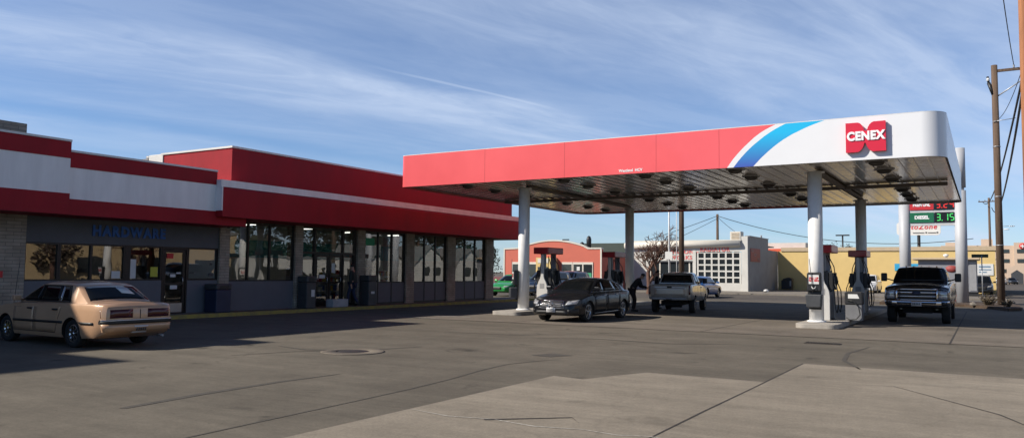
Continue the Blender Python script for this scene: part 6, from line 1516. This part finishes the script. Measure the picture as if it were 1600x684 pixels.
def mth(op, a, b):
    m_ = N.new('ShaderNodeMath'); m_.operation = op
    for i, v in enumerate((a, b)):
        if isinstance(v, float): m_.inputs[i].default_value = v
        else: L.new(v, m_.inputs[i])
    m_.use_clamp = True; return m_.outputs[0]
c1 = rmp(cnoise(-66, 0.42, 1.5, 2.0, 9, 0.58, 0.7, (0.7, 0.3, 0)), 0.26, 0.78)
c2 = rmp(cnoise(-60, 0.5, 1.2, 5.5, 9, 0.62, 1.2, (3, 1, 0)), 0.35, 0.75)
mR = N.new('ShaderNodeMapping'); mR.inputs['Rotation'].default_value = (0, 0, R(-66)); L.new(cb.outputs[0], mR.inputs['Vector'])
sR = N.new('ShaderNodeSeparateXYZ'); L.new(mR.outputs[0], sR.inputs[0])
def raw(op, a, b):
    m_ = N.new('ShaderNodeMath'); m_.operation = op
    for i, v in enumerate((a, b)):
        if isinstance(v, float): m_.inputs[i].default_value = v
        else: L.new(v, m_.inputs[i])
    return m_.outputs[0]
wob = cnoise(-66, 0.6, 1.0, 1.3, 5, 0.55, 0.3, (9, 4, 0))
yp = raw('ADD', sR.outputs[1], raw('MULTIPLY', raw('SUBTRACT', wob, 0.5), 0.55))
yn = N.new('ShaderNodeMapRange'); yn.inputs[1].default_value = 0.8; yn.inputs[2].default_value = 4.2; L.new(yp, yn.inputs[0])
vr = N.new('ShaderNodeValToRGB'); vr.color_ramp.interpolation = 'EASE'; L.new(yn.outputs[0], vr.inputs[0])
stops = [(0.8, .62), (1.5, .66), (1.8, .50), (2.05, .30), (2.35, .34), (2.58, .80), (2.76, .70), (2.98, .34), (3.2, .32), (3.42, .12), (3.62, .34), (4.2, .26)]
el = vr.color_ramp.elements
while len(el) < len(stops): el.new(0.5)
for e_, (p_, v_) in zip(el, stops): e_.position = (p_-0.8)/3.4
for e_, (p_, v_) in zip(el, stops): e_.color = (v_, v_, v_, 1)
veil = vr.outputs[0]
mask = mth('MULTIPLY', veil, mth('ADD', mth('MULTIPLY', c1, 0.66), mth('ADD', mth('MULTIPLY', c2, 0.20), 0.44)))
# a thin old contrail
ln = mth('MULTIPLY', rmp(raw('ABSOLUTE', raw('SUBTRACT', raw('ADD', sR.outputs[1], raw('MULTIPLY', wob, 0.03)), 2.395), 0.0), 0.004, 0.016, 1.0, 0.0), mth('MULTIPLY', rmp(sR.outputs[0], 1.0, 1.4), rmp(sR.outputs[0], 1.6, 1.95, 1.0, 0.0)))
mask = mth('ADD', mask, mth('MULTIPLY', ln, 0.22))
mask = mth('MULTIPLY', mask, rmp(sp_n.outputs[2], 0.38, 0.62, 1.0, 0.05))  # clouds faded out overhead, above the view, to weaken the fill light
ynode = rmp(sp_n.outputs[1], -0.35, 0.25, 0.15, 1.0)  # clouds thinned behind the camera too, for less fill light
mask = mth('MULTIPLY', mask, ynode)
dk = rmp(sp_n.outputs[2], 0.36, 0.75, 1.0, 0.5)  # zenith above the view darkened to deepen the shade below
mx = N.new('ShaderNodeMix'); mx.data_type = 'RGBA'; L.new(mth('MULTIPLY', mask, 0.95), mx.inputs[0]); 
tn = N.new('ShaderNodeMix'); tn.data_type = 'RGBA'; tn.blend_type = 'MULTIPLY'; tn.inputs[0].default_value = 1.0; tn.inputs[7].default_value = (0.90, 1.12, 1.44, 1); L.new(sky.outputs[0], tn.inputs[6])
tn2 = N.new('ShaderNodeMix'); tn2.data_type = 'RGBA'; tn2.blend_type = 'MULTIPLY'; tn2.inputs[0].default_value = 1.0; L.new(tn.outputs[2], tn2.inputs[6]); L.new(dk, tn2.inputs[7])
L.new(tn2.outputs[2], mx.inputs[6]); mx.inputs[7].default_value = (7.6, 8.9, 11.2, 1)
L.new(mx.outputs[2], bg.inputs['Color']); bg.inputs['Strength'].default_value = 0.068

sl_ = bpy.data.lights.new('sun', 'SUN'); sl_.energy = 5.0; sl_.angle = R(0.5); sl_.color = (1.0, 0.93, 0.83)
so = bpy.data.objects.new('sun', sl_); COL.objects.link(so); so.rotation_euler = SUN.to_track_quat('Z', 'Y').to_euler(); so.location = (-30, -30, 40)

cam = bpy.data.cameras.new('camera'); cam.sensor_width = 36; cam.lens = 36*1230/1600; cam.clip_start = 0.1; cam.clip_end = 4000
co = bpy.data.objects.new('camera', cam); COL.objects.link(co)
RM = Matrix(((0.8574248520723478, 0.025767343130542453, 0.5139636826437305), (0.5145095728468979, -0.06257548858948758, -0.8551983440563303), (0.010125339382712609, 0.9977075484608602, -0.06691132375469112)))
co.matrix_world = Matrix.Translation((0, 0, 1.62)) @ RM.to_4x4()
S.camera = co
S.view_settings.view_transform = 'Standard'; S.view_settings.look = 'None'; S.view_settings.gamma = 1; S.view_settings.exposure = 0.32; S.view_settings.use_curve_mapping = False
S.cycles.max_bounces = 8; S.cycles.transparent_max_bounces = 12
